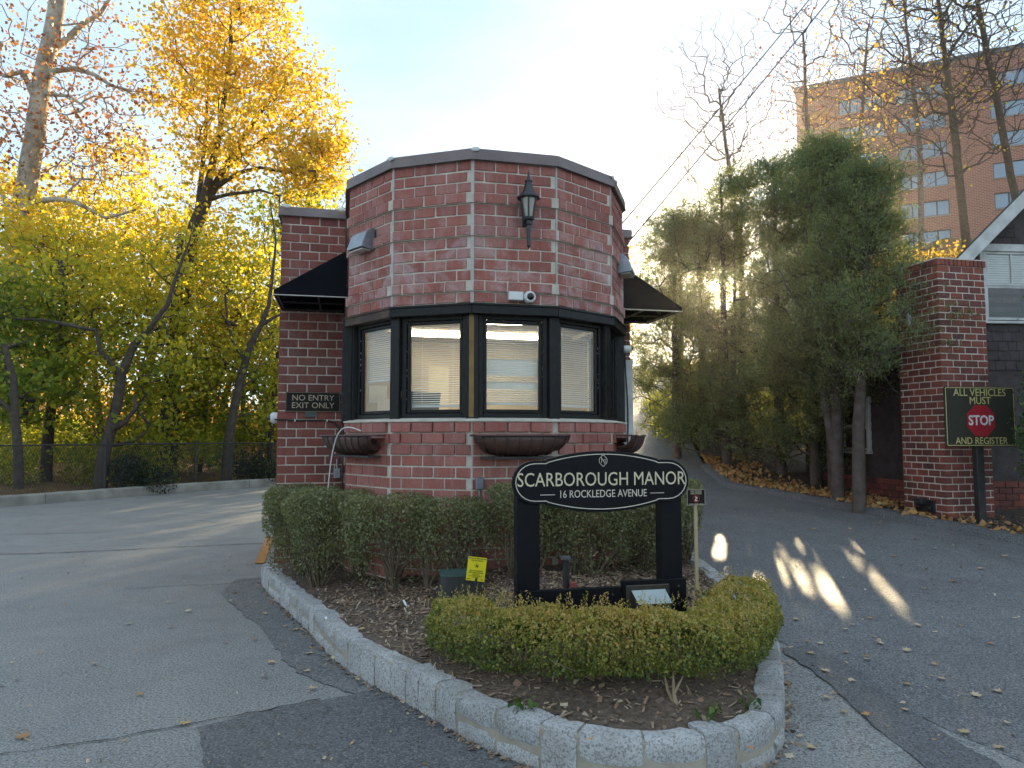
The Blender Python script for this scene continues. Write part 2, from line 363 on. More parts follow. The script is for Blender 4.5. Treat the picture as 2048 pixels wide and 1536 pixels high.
def simple(name, c, rough=.5, metal=0., spec=.5):
    m, t, b = nodes_of(name)
    t.links.new(ramp(t, [(.3, c), (.7, tuple(x * .85 for x in c))], noise(t, ocoord(t), 5)), b.inputs['Base Color'])
    b.inputs['Roughness'].default_value = rough; b.inputs['Metallic'].default_value = metal; b.inputs['Specular IOR Level'].default_value = spec; return m
FROST = simple('frosted_glass', (.42, .40, .34), .25)
WINSKY = simple('apartment_glass_sky', (.24, .33, .42), .06, 0, 1.)  # sky reflection is put into the pale blue pane colour
WINFR = simple('apartment_frame', (.05, .055, .065), .5)
DOME = simple('smoked_dome', (.02, .02, .025), .05)

# ------------------------------------------------------------------ terrain
def sm(a, b, x):
    t = np.clip((np.asarray(x, float) - a) / (b - a), 0, 1); return t * t * (3 - 2 * t)
def hR(Y):
    Y = np.asarray(Y, float)
    return .083 * np.clip(Y - 4, 0, 9) + .205 * np.clip(Y - 13, 0, 20) - .0
def T(X, Y):
    X = np.asarray(X, float); Y = np.asarray(Y, float)
    k = sm(-.4, 1.9, X) * (1 - sm(11, 15, Y)) + sm(-5, 2.5, X) * sm(11, 15, Y)
    z = hR(Y) * k
    d = (X + 11.9) * -.877 + (Y - 16.9) * .48
    z = z + .05 * np.clip(d - .6, 0, 30) + .03 * np.clip(d - 14, 0, 40)
    z = z + .30 * np.clip(Y - 15, 0, 50) * sm(3, 16, X - .36 * Y)
    return z
def polyx(pts, y):
    ys = [p[1] for p in pts]; xs = [p[0] for p in pts]; return np.interp(y, ys, xs)
XL = [(-30, -8), (-23, 8), (-14.5, 14), (-12.2, 16.5), (-11.05, 18.5), (-10.1, 20.5), (-9.05, 22.4), (-7.7, 24.2), (-5.2, 26.5), (-3.2, 30), (-2.2, 36)]
XR = [(9, -8), (7.3, 4), (6.55, 7), (5.98, 8.58), (5.66, 9.34), (5.31, 9.95), (4.80, 11.28), (4.25, 12.2), (3.85, 13), (3.80, 14.4), (4.6, 20), (6.6, 30), (7.4, 36)]
def strip(name, y0, y1, ny, fl, fr, nx, dz, mat, powx=1.):
    ys = np.linspace(y0, y1, ny); a = np.linspace(0, 1, nx) ** powx
    XX = fl(ys)[:, None] * (1 - a) + fr(ys)[:, None] * a; YY = np.repeat(ys[:, None], nx, 1)
    Z = T(XX, YY) + (dz(XX, YY) if callable(dz) else dz)
    V = np.stack([XX, YY, Z], -1).reshape(-1, 3)
    i = np.arange(ny - 1)[:, None] * nx + np.arange(nx - 1)[None]; i = i.ravel()
    return npmesh(name, V, np.stack([i, i + 1, i + nx + 1, i + nx], 1), mat, True)
def wob(X, Y, s=1.): return .5 * np.sin(X * 1.7 * s + 1.3 * np.sin(Y * 1.1 * s)) + .5 * np.sin(Y * 2.1 * s + 1.7 * np.sin(X * .9 * s))
g_ys = np.concatenate([np.linspace(-60, 60, 121), np.linspace(64, 900, 40)])
g_xs = np.concatenate([np.linspace(-700, -64, 24), np.linspace(-60, 60, 121), np.linspace(64, 700, 24)])
GX, GY = np.meshgrid(g_xs, g_ys)
GZ = T(GX, np.minimum(GY, 75)) - .14; nX = len(g_xs)
ii = (np.arange(len(g_ys) - 1)[:, None] * nX + np.arange(nX - 1)[None]).ravel()
tag(obj('ground', npmesh('ground', np.stack([GX, GY, GZ], -1).reshape(-1, 3), np.stack([ii, ii + 1, ii + nX + 1, ii + nX], 1), LITTER, True)), kind='structure')
tag(obj('road', strip('road', -8, 36, 120, lambda y: polyx(XL, y), lambda y: polyx(XR, y), 90, 0., ASPH)), kind='structure')
tag(obj('woodland_floor', strip('woodland_floor', 2, 70, 90, lambda y: polyx(XL, y) - 45, lambda y: polyx(XL, y) - .18, 60, lambda x, y: .08 + .05 * wob(x, y), LITTER, .6)), kind='structure')
tag(obj('verge', strip('verge', -8, 34, 150, lambda y: polyx(XR, y) + .10, lambda y: polyx(XR, y) + 9, 50, lambda x, y: .07 + .018 * wob(x, y, 2.5), VERGE, 1.6)), kind='structure')
# right-hand lane: darker sealed asphalt from the seam to the verge
SEAM = [(9, -8), (3.3, 2.6), (2.72, 3.5), (2.35, 4.35), (2.12, 5.0), (1.95, 5.7), (1.8, 6.5), (1.75, 8), (1.7, 10), (1.2, 13), (0, 20), (-1, 36)]
tag(obj('entry_lane', strip('entry_lane', -8, 36, 160, lambda y: polyx(SEAM, y), lambda y: polyx(XR, y), 44, .004, ASPHR)), kind='structure')

def ground_poly(name, pts, mat, z=.004, parent=None, kind='structure', jit=.0):
    n = len(pts); P = []
    for i in range(n):
        a, b = Vector(pts[i]).to_2d(), Vector(pts[(i + 1) % n]).to_2d(); k = max(1, int((b - a).length / .08)) if jit else 1
        for j in range(k):
            q = a.lerp(b, j / k); P.append(q + Vector((rnd.gauss(0, jit), rnd.gauss(0, jit))) if jit else q)
    me = mesh(name, [(p.x, p.y, float(T(p.x, p.y)) + z) for p in P], [tuple(range(len(P)))], mat)
    bm = bmesh.new(); bm.from_mesh(me); bmesh.ops.triangulate(bm, faces=bm.faces); bm.normal_update()
    for f in bm.faces:
        if f.normal.z < 0: f.normal_flip()
    bm.to_mesh(me); bm.free()
    return tag(obj(name, me, parent), kind=kind)
# newer dark patch in the foreground and along the kerb
ground_poly('asphalt_patch', [on_z(u, v) for u, v in ((1057, 1620), (430, 1620), (395, 1455), (560, 1415), (700, 1392), (770, 1372), (800, 1395), (900, 1455), (1100, 1560))], ASPHN, .005, jit=.006)
ground_poly('asphalt_patch', [on_z(u, v) for u, v in ((770, 1376), (705, 1390), (590, 1345), (520, 1255), (440, 1190), (470, 1160), (535, 1155), (610, 1262), (700, 1332))], ASPHR, .006, jit=.012)
ground_poly('asphalt_patch', [on_ramp(u, v) for u, v in ((1560, 1300), (1620, 1290), (1720, 1345), (1850, 1440), (1990, 1536), (2100, 1640), (1960, 1640), (1800, 1500), (1690, 1400), (1620, 1340))], ASPHN, .010, jit=.01)
def crack(pts, wdt, f=on_z):
    P = [f(u, v).to_2d() for u, v in pts]; Q = []
    for a, b in zip(P[:-1], P[1:]):
        k = max(2, int((b - a).length / .06))
        for j in range(k): Q.append(a.lerp(b, j / k) + Vector((rnd.gauss(0, .008), rnd.gauss(0, .008))))
    Q.append(P[-1]); V = []; F = []
    for i, q in enumerate(Q):
        t = (Q[min(i + 1, len(Q) - 1)] - Q[max(i - 1, 0)]).normalized(); n = Vector((-t.y, t.x)) * wdt * rnd.uniform(.35, 1.)
        for s in (1, -1): p = q + n * s; V.append((p.x, p.y, float(T(p.x, p.y)) + .008))
    for i in range(len(Q) - 1): F.append((2 * i, 2 * i + 1, 2 * i + 3, 2 * i + 2))
    tag(obj('road_crack', mesh('road_crack', V, F, TAR)), kind='structure')
crack([(-20, 1110), (120, 1106), (250, 1100), (370, 1094), (530, 1087)], .020)
crack([(-10, 1070), (90, 1068), (200, 1065)], .012)
crack([(0, 1511), (120, 1495), (230, 1477), (370, 1452), (430, 1440), (520, 1425), (640, 1400)], .007)
crack([(250, 1178), (360, 1172), (440, 1170), (520, 1158)], .007)
crack([(390, 1040), (480, 1052), (530, 1044)], .006)
# orange kerb paint by the exit lane
a_, b_ = on_z(540, 1075), on_z(519, 1128)
ground_poly('painted_kerb_line', [(a_.x - .06, a_.y), (a_.x + .07, a_.y), (b_.x + .06, b_.y), (b_.x - .06, b_.y)], ORANGE, .012, jit=.006)
# low rolled asphalt kerb along the verge
mb = MB(); yk = np.linspace(3, 14.4, 130); prof = [(-.10, -.02), (-.06, .055), (.02, .095), (.12, .10), (.22, .04)]
V = []; F = []
for i, y in enumerate(yk):
    for dx, dz in prof: x = polyx(XR, y) + dx + .012 * math.sin(y * 9); V.append((x, y, float(T(x, y)) + dz + .006 * math.sin(y * 13)))
n = len(prof)
for i in range(len(yk) - 1):
    for k in range(n - 1): F.append((i * n + k, i * n + k + 1, (i + 1) * n + k + 1, (i + 1) * n + k))
tag(obj('verge_kerb', mesh('verge_kerb', V, F, ASPHN, True)), kind='structure')

# ------------------------------------------------------------------ planting bed with granite kerb
KERB = [(-2.78, 8.3), (-2.752, 8.119), (-2.236, 7.168), (-1.749, 6.305), (-1.438, 5.72), (-1.205, 5.3), (-1.001, 5.02), (-.802, 4.786), (-.664, 4.614), (-.51, 4.41), (-.346, 4.197), (-.187, 4.0), (-.008, 3.83), (.215, 3.66), (.461, 3.56), (.70, 3.53), (.979, 3.575), (1.251, 3.746), (1.42, 3.95), (1.53, 4.2), (1.673, 4.6), (1.82, 5.1), (1.92, 5.65), (1.93, 6.3), (1.90, 7.0), (1.88, 7.6), (1.9, 8.4), (1.95, 9.2)]
def catmull(P, step):
    P = [Vector(p) for p in P]; out = []
    for i in range(len(P) - 1):
        p0, p1, p2, p3 = P[max(i - 1, 0)], P[i], P[i + 1], P[min(i + 2, len(P) - 1)]
        k = max(1, int((p2 - p1).length / step))
        for j in range(k):
            t = j / k
            out.append(.5 * (2 * p1 + (p2 - p0) * t + (2 * p0 - 5 * p1 + 4 * p2 - p3) * t * t + (3 * p1 - p0 - 3 * p2 + p3) * t ** 3))
    out.append(P[-1]); return out
KP = catmull(KERB, .03); KL = [0.]
for a, b in zip(KP[:-1], KP[1:]): KL.append(KL[-1] + (b - a).length)
KA = np.array([(p.x, p.y) for p in KP])
def kat(s):
    x = np.interp(s, KL, KA[:, 0]); y = np.interp(s, KL, KA[:, 1]); e = .04
    dx = np.interp(s + e, KL, KA[:, 0]) - np.interp(s - e, KL, KA[:, 0]); dy = np.interp(s + e, KL, KA[:, 1]) - np.interp(s - e, KL, KA[:, 1])
    t = Vector((dx, dy)).normalized(); return Vector((x, y)), t, Vector((-t.y, t.x))     # n points into the bed
def kdist(x, y): return float(np.sqrt(((KA - (x, y)) ** 2).sum(1)).min())
def bedz(x, y):
    d = kdist(x, y); r = float(T(x, y)) * .75 + .19
    return r + .175 * min(d, 2.7) * (1 - .55 * min(1, r)) + .012 * math.sin(7 * x + 3 * math.sin(5 * y)) + .01 * math.sin(9 * y + 2 * x)
bed = MB(); S = KL[-1]; NS, NR = 120, 22; V = []; F = []
hub = Vector((-.2, 8.6))
for i in range(NS + 1):
    p, t, n = kat(S * i / NS); p = p + n * .10
    for j in range(NR + 1):
        q = p.lerp(hub, (j / NR) ** 1.2 * .9); V.append((q.x, q.y, bedz(q.x, q.y) - (.02 if j == 0 else 0)))
for i in range(NS):
    for j in range(NR): a = i * (NR + 1) + j; F.append((a, a + NR + 1, a + NR + 2, a + 1))
tag(obj('garden_bed', mesh('garden_bed', V, F, MULCH, True)), kind='structure')

kerb = thing('granite_kerb', 'low curving wall of grey granite blocks edging the planting bed', 'kerb', (0, 0, 0))
def kz(p): return float(T(p.x, p.y)) * .8
# mortar core behind the joints
V = []; F = []; k = 0
for i in range(201):
    p, t, n = kat(S * i / 200); z = kz(p)
    for off, zz in ((.008, -.1), (.008, .196), (.022, .212), (.13, .212), (.13, -.1)): q = p + n * off; V.append((q.x, q.y, z + zz))
for i in range(200):
    for j in range(4): a = i * 5 + j; F.append((a, a + 5, a + 6, a + 1))
obj('mortar', mesh('mortar', V, F, M('kerb_mortar', (.42, .37, .29), (.30, .26, .20), 6, .95, bstr=.4, bscale=60, world=True)), kerb)
def stone(s0, s1, z0, z1, depth):
    nn = 4; V = []; F = []; ph = rnd.uniform(0, 9)
    for i in range(nn + 1):
        p, t, n = kat(s0 + (s1 - s0) * i / nn); zb = kz(p); e = .006 if i in (0, nn) else 0
        j = lambda a: rnd.gauss(0, a)
        top = z1 + .003 * math.sin(ph + i); bul = -.004 - .004 * math.sin(ph * 2 + i * 1.7)
        for off, zz in ((e + .004, z0 + e), (bul + e, z0 + (z1 - z0) * .35), (bul + e, z0 + (z1 - z0) * .75), (e + .010, top - .004), (.04, top + .002 - e * .5), (depth - .02 + j(.008), top - e), (depth + j(.01), z1 - .05)):
            q = p + n * (off + j(.003)); V.append((q.x, q.y, zb + zz + j(.002)))
    m_ = 7
    for i in range(nn):
        for k in range(m_ - 1): a = i * m_ + k; F.append((a, a + m_, a + m_ + 1, a + 1))
    F.append(tuple(range(m_))); F.append(tuple(range((nn + 1) * m_ - 1, nn * m_ - 1, -1)))
    me = mesh('stone', V, F, GRANITE, True); me.set_sharp_from_angle(angle=rad(38))
    bm = bmesh.new(); bm.from_mesh(me); bmesh.ops.recalc_face_normals(bm, faces=bm.faces); bm.to_mesh(me); bm.free()
    obj('stone', me, kerb)
s = .02; first = True
while s < S - .1:
    two = rnd.random() < .42; ln = rnd.uniform(.24, .34) if two else rnd.uniform(.12, .2)
    gap = rnd.uniform(.010, .020); d = rnd.uniform(.12, .19)
    if two:
        zc = rnd.uniform(.075, .105); stone(s, s + ln, zc + .012, .222, d); stone(s + rnd.uniform(0, .01), s + ln, -.03, zc - .012, d * .8)
    else: stone(s, s + ln, -.03, .222 + rnd.gauss(0, .003), d)
    s += ln + gap

# ------------------------------------------------------------------ gatehouse
def brick_meshes(prefix, mat, L_, H_, D_, nvar=4):
    out = []
    for k in range(nvar):
        bm = bmesh.new(); bmesh.ops.create_cube(bm, size=1.)
        for v in bm.verts:
            v.co.x *= L_; v.co.y *= D_; v.co.z *= H_
            v.co += Vector((rnd.gauss(0, .0012), rnd.gauss(0, .0012), rnd.gauss(0, .0012)))
        bmesh.ops.bevel(bm, geom=list(bm.edges), offset=.0045, segments=1, affect='EDGES')
        me = bpy.data.meshes.new('brick'); bm.to_mesh(me); bm.free(); me.materials.append(mat); out.append(me)
    return out
def lay(a, b, z0, rows, pitch, L_, J, variants, parent, out=None, inset=.012, D_=.06, face=.0, stuff=None, keep=lambda x, z: True, start=0, band=lambda r: 0.):
    """courses of bricks along a->b (local xy), outside on the right-hand side of a->b"""
    a = Vector(a); b = Vector(b); t = (b - a).normalized(); nrm = Vector((t.y, -t.x)); W_ = (b - a).length; ang = math.atan2(t.y, t.x)
    for r in range(rows):
        z = z0 + (r + .5) * pitch; s = inset - (L_ + J) * (.5 if (r + start) % 2 else .0) ; pr = band(r)
        while s < W_ - inset - .01:
            s0, s1 = max(s, inset), min(s + L_, W_ - inset); s += L_ + J
            if s1 - s0 < .03: continue
            c = a + t * ((s0 + s1) / 2) + nrm * (face + pr - D_ / 2 + rnd.gauss(0, .0012)); ln = s1 - s0
            if keep((s0 + s1) / 2 / W_, z):
                o = obj('brick', rnd.choice(variants), parent, (c.x, c.y, z + rnd.gauss(0, .0008)), (0, 0, ang), (ln / L_, 1, 1))
            elif stuff is not None:
                Mx = Matrix.Translation((c.x, c.y, z)) @ Matrix.Rotation(ang, 4, 'Z'); h = pitch - J
                stuff.box((-ln / 2, -D_ / 2, -h / 2), (ln / 2, D_ / 2, h / 2), Mx)
def offset_poly(P, d):
    """move a closed or open chain sideways; d>0 to the right of travel"""
    P = [Vector(p) for p in P]; out = []
    for i, p in enumerate(P):
        t0 = (p - P[i - 1]).normalized() if i else (P[1] - p).normalized()
        t1 = (P[i + 1] - p).normalized() if i < len(P) - 1 else t0
        n0 = Vector((t0.y, -t0.x)); n1 = Vector((t1.y, -t1.x)); m_ = (n0 + n1); m_ = m_ / m_.dot(n0)
        out.append(p + m_ * d)
    return out
def ring(mb, P, d_out, d_in, z0, z1):
    A = offset_poly(P, d_out); B = offset_poly(P, d_in); n = len(P); V = []; F = []
    for p, q in zip(A, B): V += [(p.x, p.y, z0), (p.x, p.y, z1), (q.x, q.y, z1), (q.x, q.y, z0)]
    for i in range(n - 1):
        a = i * 4; b = a + 4
        for j in range(4): F.append((a + j, b + j, b + (j + 1) % 4, a + (j + 1) % 4))
    F += [(0, 1, 2, 3), tuple((n - 1) * 4 + j for j in (3, 2, 1, 0))]
    mb.add(V, F)
GH0 = Vector((.0295, 6.742, 0))
gh = thing('gatehouse', 'red brick gatehouse with a many-sided windowed bay and brown metal roof cap', 'gatehouse', GH0, TH)
def G(x, y, z=0.): return GH0 + Matrix.Rotation(TH, 3, 'Z') @ Vector((x, y, z))
W = .82; c30, s30 = math.cos(PI / 6), .5
BAY = [(-1.53, 2.2), (-1.53, 1.12), (-1.12, .41), (-.41, 0), (.41, 0), (1.12, .41), (1.53, 1.12), (1.53, 2.2)]
BODY = [(-2.3, 5.2), (-2.3, 2.2)] + BAY + [(2.05, 2.2), (2.05, 5.2)]
ZS, ZH, ZT = 1.796, 2.885, 4.245; PIT = .1046
core = MB()
ring(core, BODY, -.008, -.2, -.1, ZS - .012); ring(core, BODY, -.008, -.2, ZH, ZT)
ring(core, BODY[:3], -.008, -.2, ZS - .012, ZH); ring(core, BODY[-3:], -.008, -.2, ZS - .012, ZH)
for r_ in (1, 6, 9): ring(core, BAY, .018, -.05, ZH + r_ * PIT + .004, ZH + (r_ + 1) * PIT - .004)
core.box((-2.25, 5.0, -.1), (2.0, 5.15, ZT))
core.build('mortar_wall', MORTAR, gh)
mb = MB()                                                      # sloped mortar wash under the windows
A0 = offset_poly(BAY[1:-1], .03); B0 = offset_poly(BAY[1:-1], -.10)
V = []; F = []
for p, q in zip(A0, B0): V += [(p.x, p.y, ZS - .012), (p.x, p.y, ZS + .002), (q.x, q.y, ZS + .028), (q.x, q.y, ZS - .012)]
for i in range(len(A0) - 1):
    for j in range(4): F.append((i * 4 + j, i * 4 + 4 + j, i * 4 + 4 + (j + 1) % 4, i * 4 + (j + 1) % 4))
mb.add(V, F); mb.build('mortar_wash', MORTAR, gh)
for k in range(2, 7):                                          # caulked corner joints
    p = offset_poly(BAY, -.001)[k]; d = (Vector(p) - Vector((0, 1.53))).normalized()
    wd = (.013, .016, .009, .009, .008)[k - 2]; Mx = Matrix.Translation((p.x, p.y, 0)) @ Matrix.Rotation(math.atan2(d.y, d.x), 4, 'Z')
    m2 = MB(); m2.box((-.03, -wd, ZH - .02), (.002, wd, ZT), Mx); m2.build('corner_joint', MORTARC, gh)
BV = brick_meshes('gb', BRICK, .2045, PIT - .0145, .06); WV = brick_meshes('wb', BRICKW, .2045, PIT - .0145, .06)
stuff = MB(); stuffw = MB()
upband = lambda r: .026 if r in (1, 6, 9) else 0.          # proud courses counted from the window head
fac = [BAY[i:i + 2] for i in range(1, 6)]
for i, (a, b) in enumerate(fac):
    see = i < 4
    lay(a, b, ZH, 13, PIT, .2045, .0145, BV, gh, stuff=stuff, keep=(lambda x, z, s=see: s), start=0, band=upband)
    lowband = lambda r, n=16: .026 if r >= 14 else (.013 if r == 13 else 0.)
    lay(a, b, ZS - .012 - 16 * PIT, 16, PIT, .2045, .0145, BV, gh, stuff=stuff, keep=(lambda x, z, i=i: i in (1, 2, 3) and z > 1.30), start=i, band=lowband)
for a, b in ((BAY[0], BAY[1]), (BAY[6], BAY[7])):
    lay(a, b, ZH, 13, PIT, .2045, .0145, BV, gh, stuff=stuff, keep=lambda x, z: False, band=upband)
    lay(a, b, ZS - .012 - 16 * PIT, 16, PIT, .2045, .0145, BV, gh, stuff=stuff, keep=lambda x, z: False)
lay((-2.3, 2.2), (-1.53, 2.2), ZT - 39 * PIT, 39, PIT, .2045, .0145, WV, gh, stuff=stuffw, keep=lambda x, z: 1.28 < z < 2.9 or z > 3.75, inset=0.)
lay((1.53, 2.2), (2.05, 2.2), ZT - 39 * PIT, 39, PIT, .2045, .0145, WV, gh, stuff=stuffw, keep=lambda x, z: False, inset=0.)
lay((-2.3, 5.2), (-2.3, 2.2), ZT - 39 * PIT, 39, PIT, .2045, .0145, WV, gh, stuff=stuffw, keep=lambda x, z: False, inset=0.)
lay((2.05, 2.2), (2.05, 5.2), ZT - 39 * PIT, 39, PIT, .2045, .0145, WV, gh, stuff=stuffw, keep=lambda x, z: False, inset=0.)
tag(stuff.build('brickwork', BRICK, gh), kind='stuff'); tag(stuffw.build('wing_brickwork', BRICKW, gh), kind='stuff')
cap = MB(); ring(cap, BODY, .034, -.25, ZT, ZT + .098); ring(cap, BODY, .042, .034, ZT - .012, ZT + .012)
cp = cap.build('roof_cap', CAP, gh, bevel=.004)
for k, (x, y) in enumerate(((-2.24, 2.16), (-1.62, 2.16), (-1.12, .41), (-.38, 0), (1.10, .41), (1.18, .52))):   # seam screws with white caulk
    d = Vector((x, y - 1.53, 0)).normalized() if k > 1 else Vector((0, -1, 0))
    m2 = MB(); m2.lathe([(.012, 0), (.022, .004), (.012, .010)], 8, Matrix.Translation((x + d.x * .045, y + d.y * .045, ZT + .085)) @ d.to_track_quat('Z', 'Y').to_matrix().to_4x4() @ Matrix.Scale(2.0, 4, (1, 0, 0)))
    m2.build('caulk_dab', WHITEP, cp)
m2 = MB(); P = [Vector(p) for p in BODY]
m2.add([(p.x, p.y, ZT + .06) for p in offset_poly(BODY, -.1)], [tuple(range(len(BODY)))]); m2.build('flat_roof', ROOFM, gh)
m2 = MB(); Q = offset_poly(BODY, -.205); m2.add([(p.x, p.y, 2.93) for p in Q], [tuple(range(len(Q)))]); m2.build('ceiling', WALLI, gh)
m2 = MB(); m2.add([(p.x, p.y, .95) for p in Q], [tuple(range(len(Q)))]); m2.build('floor', DESK, gh)
m2 = MB(); m2.box((-1.95, 3.3, .95), (1.85, 3.36, 2.93)); m2.build('inner_wall', WALLI, gh)
m2 = MB(); m2.box((-.75, 1.05, 2.87), (.35, 1.17, 2.91)); lf = m2.build('room_light', TUBE, gh)
m2 = MB(); m2.box((-1.0, 2.2, 2.87), (1.0, 2.32, 2.91)); m2.build('room_light', TUBE, gh)  # second glowing strip, added to brighten the room behind the blinds
# lintel boards, posts, windows
Pin = offset_poly(BAY, -.075)
for i in range(1, 6):
    a, b = offset_poly(BAY, .028)[i], offset_poly(BAY, .028)[i + 1]; t = (b - a).normalized(); ang = math.atan2(t.y, t.x); ln = (b - a).length
    m2 = MB(); m2.box((.003, -.002, ZH - .105), (ln - .003, .13, ZH - .003)); m2.box((.0, -.012, ZH - .028), (ln, .0, ZH - .006))
    m2.build('lintel_board', RUST if i == 1 else BLACK, gh, bevel=.005, loc=(a.x, a.y, 0), rot=(0, 0, ang))
ZW0, ZW1 = ZS + .02, ZH - .09
for i in range(1, 7):
    p = Pin[i]; d = (p - Vector((0, 1.53))).normalized(); ang = math.atan2(d.y, d.x)
    m2 = MB(); Mx = Matrix.Translation((p.x, p.y, 0)) @ Matrix.Rotation(ang, 4, 'Z')
    m2.box((-.06, -.055, ZW0 - .03), (.032, .055, ZW1), Mx); po = m2.build('window_post', BLACK, gh, bevel=.004)
    if i == 3:
        m3 = MB(); m3.box((.033, -.030, ZW0 + .01), (.039, .016, ZW1), Mx); m3.build('trim_strip', BRASS, po)
wins = []
for i in range(1, 6):
    a, b = Pin[i], Pin[i + 1]; t = (b - a).normalized(); ang = math.atan2(t.y, t.x); c = (a + b) / 2; hw = (b - a).length / 2 - .055
    wn_ = bpy.data.objects.new('window', None); link(wn_, gh); wn_.location = (c.x, c.y, 0); wn_.rotation_euler = (0, 0, ang); wn_.empty_display_size = .1
    def frame(mb, h, z0, z1, wd, y0, y1):
        mb.box((-h, y0, z0), (-h + wd, y1, z1)); mb.box((h - wd, y0, z0), (h, y1, z1))
        mb.box((-h + wd, y0 + .001, z0), (h - wd, y1 - .001, z0 + wd)); mb.box((-h + wd, y0 + .001, z1 - wd), (h - wd, y1 - .001, z1))
    m2 = MB(); frame(m2, hw, ZW0, ZW1, .048, .0, .06); m2.build('frame', BLACK, wn_, bevel=.004)
    m2 = MB(); frame(m2, hw - .049, ZW0 + .049, ZW1 - .049, .034, .018, .052); m2.build('sash', BLACK, wn_, bevel=.006)
    if i == 5:
        m2 = MB(); m2.box((-hw + .08, .03, ZW0 + .08), (hw - .08, .045, ZW1 - .08)); m2.build('blank_panel', BLACK, wn_)
    else:
        m2 = MB(); m2.box((-hw + .08, .034, ZW0 + .08), (hw - .08, .038, ZW1 - .08)); m2.build('pane', GLASS, wn_)
        for sx in (-1, 1):                                     # worn putty flecks
            m3 = MB()
            for q in range(6): z = rnd.uniform(ZW0 + .1, ZW1 - .1); m3.box((sx * (hw - .047) - .003, .012, z), (sx * (hw - .047) + .003, .0175, z + rnd.uniform(.005, .02)))
            m3.build('paint_chips', WHITEW, wn_)
    wins.append((c, ang, hw))
def blind(idx, label, zb, tilt, sag=0., full=()):
    c, ang, hw = wins[idx]; p = G(c.x, c.y)
    o = thing('venetian_blind', label, 'blind', (p.x, p.y, 0), TH + ang, 'white venetian blinds in the bay windows')
    x1 = hw - .07; y = .105; n = int((ZW1 - .06 - zb) / .0215)
    m2 = MB(); m2.box((-x1, y - .014, ZW1 - .075), (x1, y + .014, ZW1 - .05)); m2.build('head_rail', WHITEP, o)
    me = mesh('slat', [(-x1, -.0125, .0), (x1, -.0125, .0), (x1, 0, .003), (-x1, 0, .003), (x1, .0125, 0), (-x1, .0125, 0)], [(0, 1, 2, 3), (3, 2, 4, 5)], SLATM)
    for k in range(n):
        z = ZW1 - .085 - k * .0215; tl = full[k] if k < len(full) and full[k] is not None else tilt
        dy = 0
        if sag and k < 7: dy = (7 - k) * sag
        obj('slat', me, o, (0, y, z), (tl + rnd.gauss(0, .03), dy * .5 * (1 if k % 2 else -.5), 0))
    m2 = MB(); m2.box((-x1, y - .013, zb - .02), (x1, y + .013, zb)); m2.build('bottom_rail', WHITEP, o)
    m2 = MB()
    for sx in (-.6, .6): m2.tube([(sx * x1, y - .016, zb), (sx * x1, y - .016, ZW1 - .06)], .0016, 5)
    m2.tube([(x1 * .93, y - .02, zb - .05), (x1 * .95, y - .02, ZW1 - .06)], .0018, 5)
    m2.build('cord', SLATM, o)
blind(0, 'white blind raised halfway in the leftmost bay window', 2.22, rad(36))
blind(1, 'lowered white blind in the window left of the ochre strip', 1.945, rad(20))
blind(2, 'white blind with bent top slats in the window under the dome camera', 1.965, rad(24), .012, [None] * 16 + [rad(70)] * 7 + [None] * 3 + [rad(65)] * 3)
blind(3, 'lowered white blind in the rightmost glazed bay window', 1.955, rad(28), .008)
# things inside
dk = G(-.1, .95); o = thing('desk', 'plain wood-topped counter inside the bay windows', 'desk', (dk.x, dk.y, .95), TH)
m2 = MB(); m2.box((-1.05, -.35, .72), (1.1, .30, .76)); m2.build('top', DESK, o, bevel=.004)
for x in (-1.0, 1.05): m2 = MB(); m2.box((x - .03, -.3, 0), (x + .03, .25, .72)); m2.build('panel', DESK, o)
p = G(-.86, .62); o = thing('monitor', 'dark tilted computer monitor seen through the bay window', 'monitor', (p.x, p.y, 1.712), TH + rad(-150))
m2 = MB(); m2.box((-.24, -.02, .07), (.24, .02, .38), Matrix.Rotation(rad(-12), 4, 'X')); m2.build('screen', PLASB, o, bevel=.006)
m2 = MB(); m2.box((-.03, -.02, .0), (.03, .02, .15)); m2.box((-.1, -.08, 0), (.1, .08, .012)); m2.build('stand', PLASB, o)
for k, (x, z, ww, hh, lb) in enumerate(((-1.42, 2.12, .10, .10, 'small pinned note above another on the gatehouse wall'), (-1.40, 1.92, .085, .15, 'tall pinned sheet low on the gatehouse wall'), (-.95, 2.05, .16, .2, 'pale sheet pinned on the wall behind the second window'), (-.5, 2.3, .14, .3, 'yellowish poster on the wall behind the second window'))):
    p = G(x + .2, 3.29, z) if k > 1 else G(-1.15 + k * .06, 1.75, z)
    if k < 2:
        if k == 0:
            q = G(-1.0, 1.78, 0); pn = thing('partition', 'beige partition behind the leftmost window', 'partition', (q.x, q.y, .95), TH); m2 = MB(); m2.box((-.35, 0, 0), (.3, .03, 1.6)); m2.build('panel', WALLI, pn)
        p = G(-1.18 + k * .08, 1.775, z)
    m2 = MB(); m2.box((-ww, -.003, -hh), (ww, 0, hh)); m2.build('notice', PAPER if k != 3 else CREAM, None, loc=p, rot=(0, 0, TH))
    tag(bpy.context.scene.collection.objects[-1], lb, 'notice')
p = G(.72, .52, 1.712); o = thing('paper_stack', 'crumpled white papers on the sill of the right bay window', 'papers', p, TH + .5)
m2 = MB(); m2.add([(-.12, -.06, 0), (.12, -.06, 0), (.10, .06, .0), (-.1, .06, 0), (-.06, 0, .13), (.08, .01, .05)], [(0, 1, 5, 4), (1, 2, 5), (2, 3, 4, 5), (3, 0, 4), (0, 3, 2, 1)]); m2.build('sheets', PAPER, o)
p = G(.93, .80, 1.712); o = thing('red_folder', 'red box file beside papers in the right bay window', 'folder', p, TH + .5); m2 = MB(); m2.box((-.07, -.02, 0), (.07, .02, .17)); m2.build('cover', REDS, o, bevel=.003)
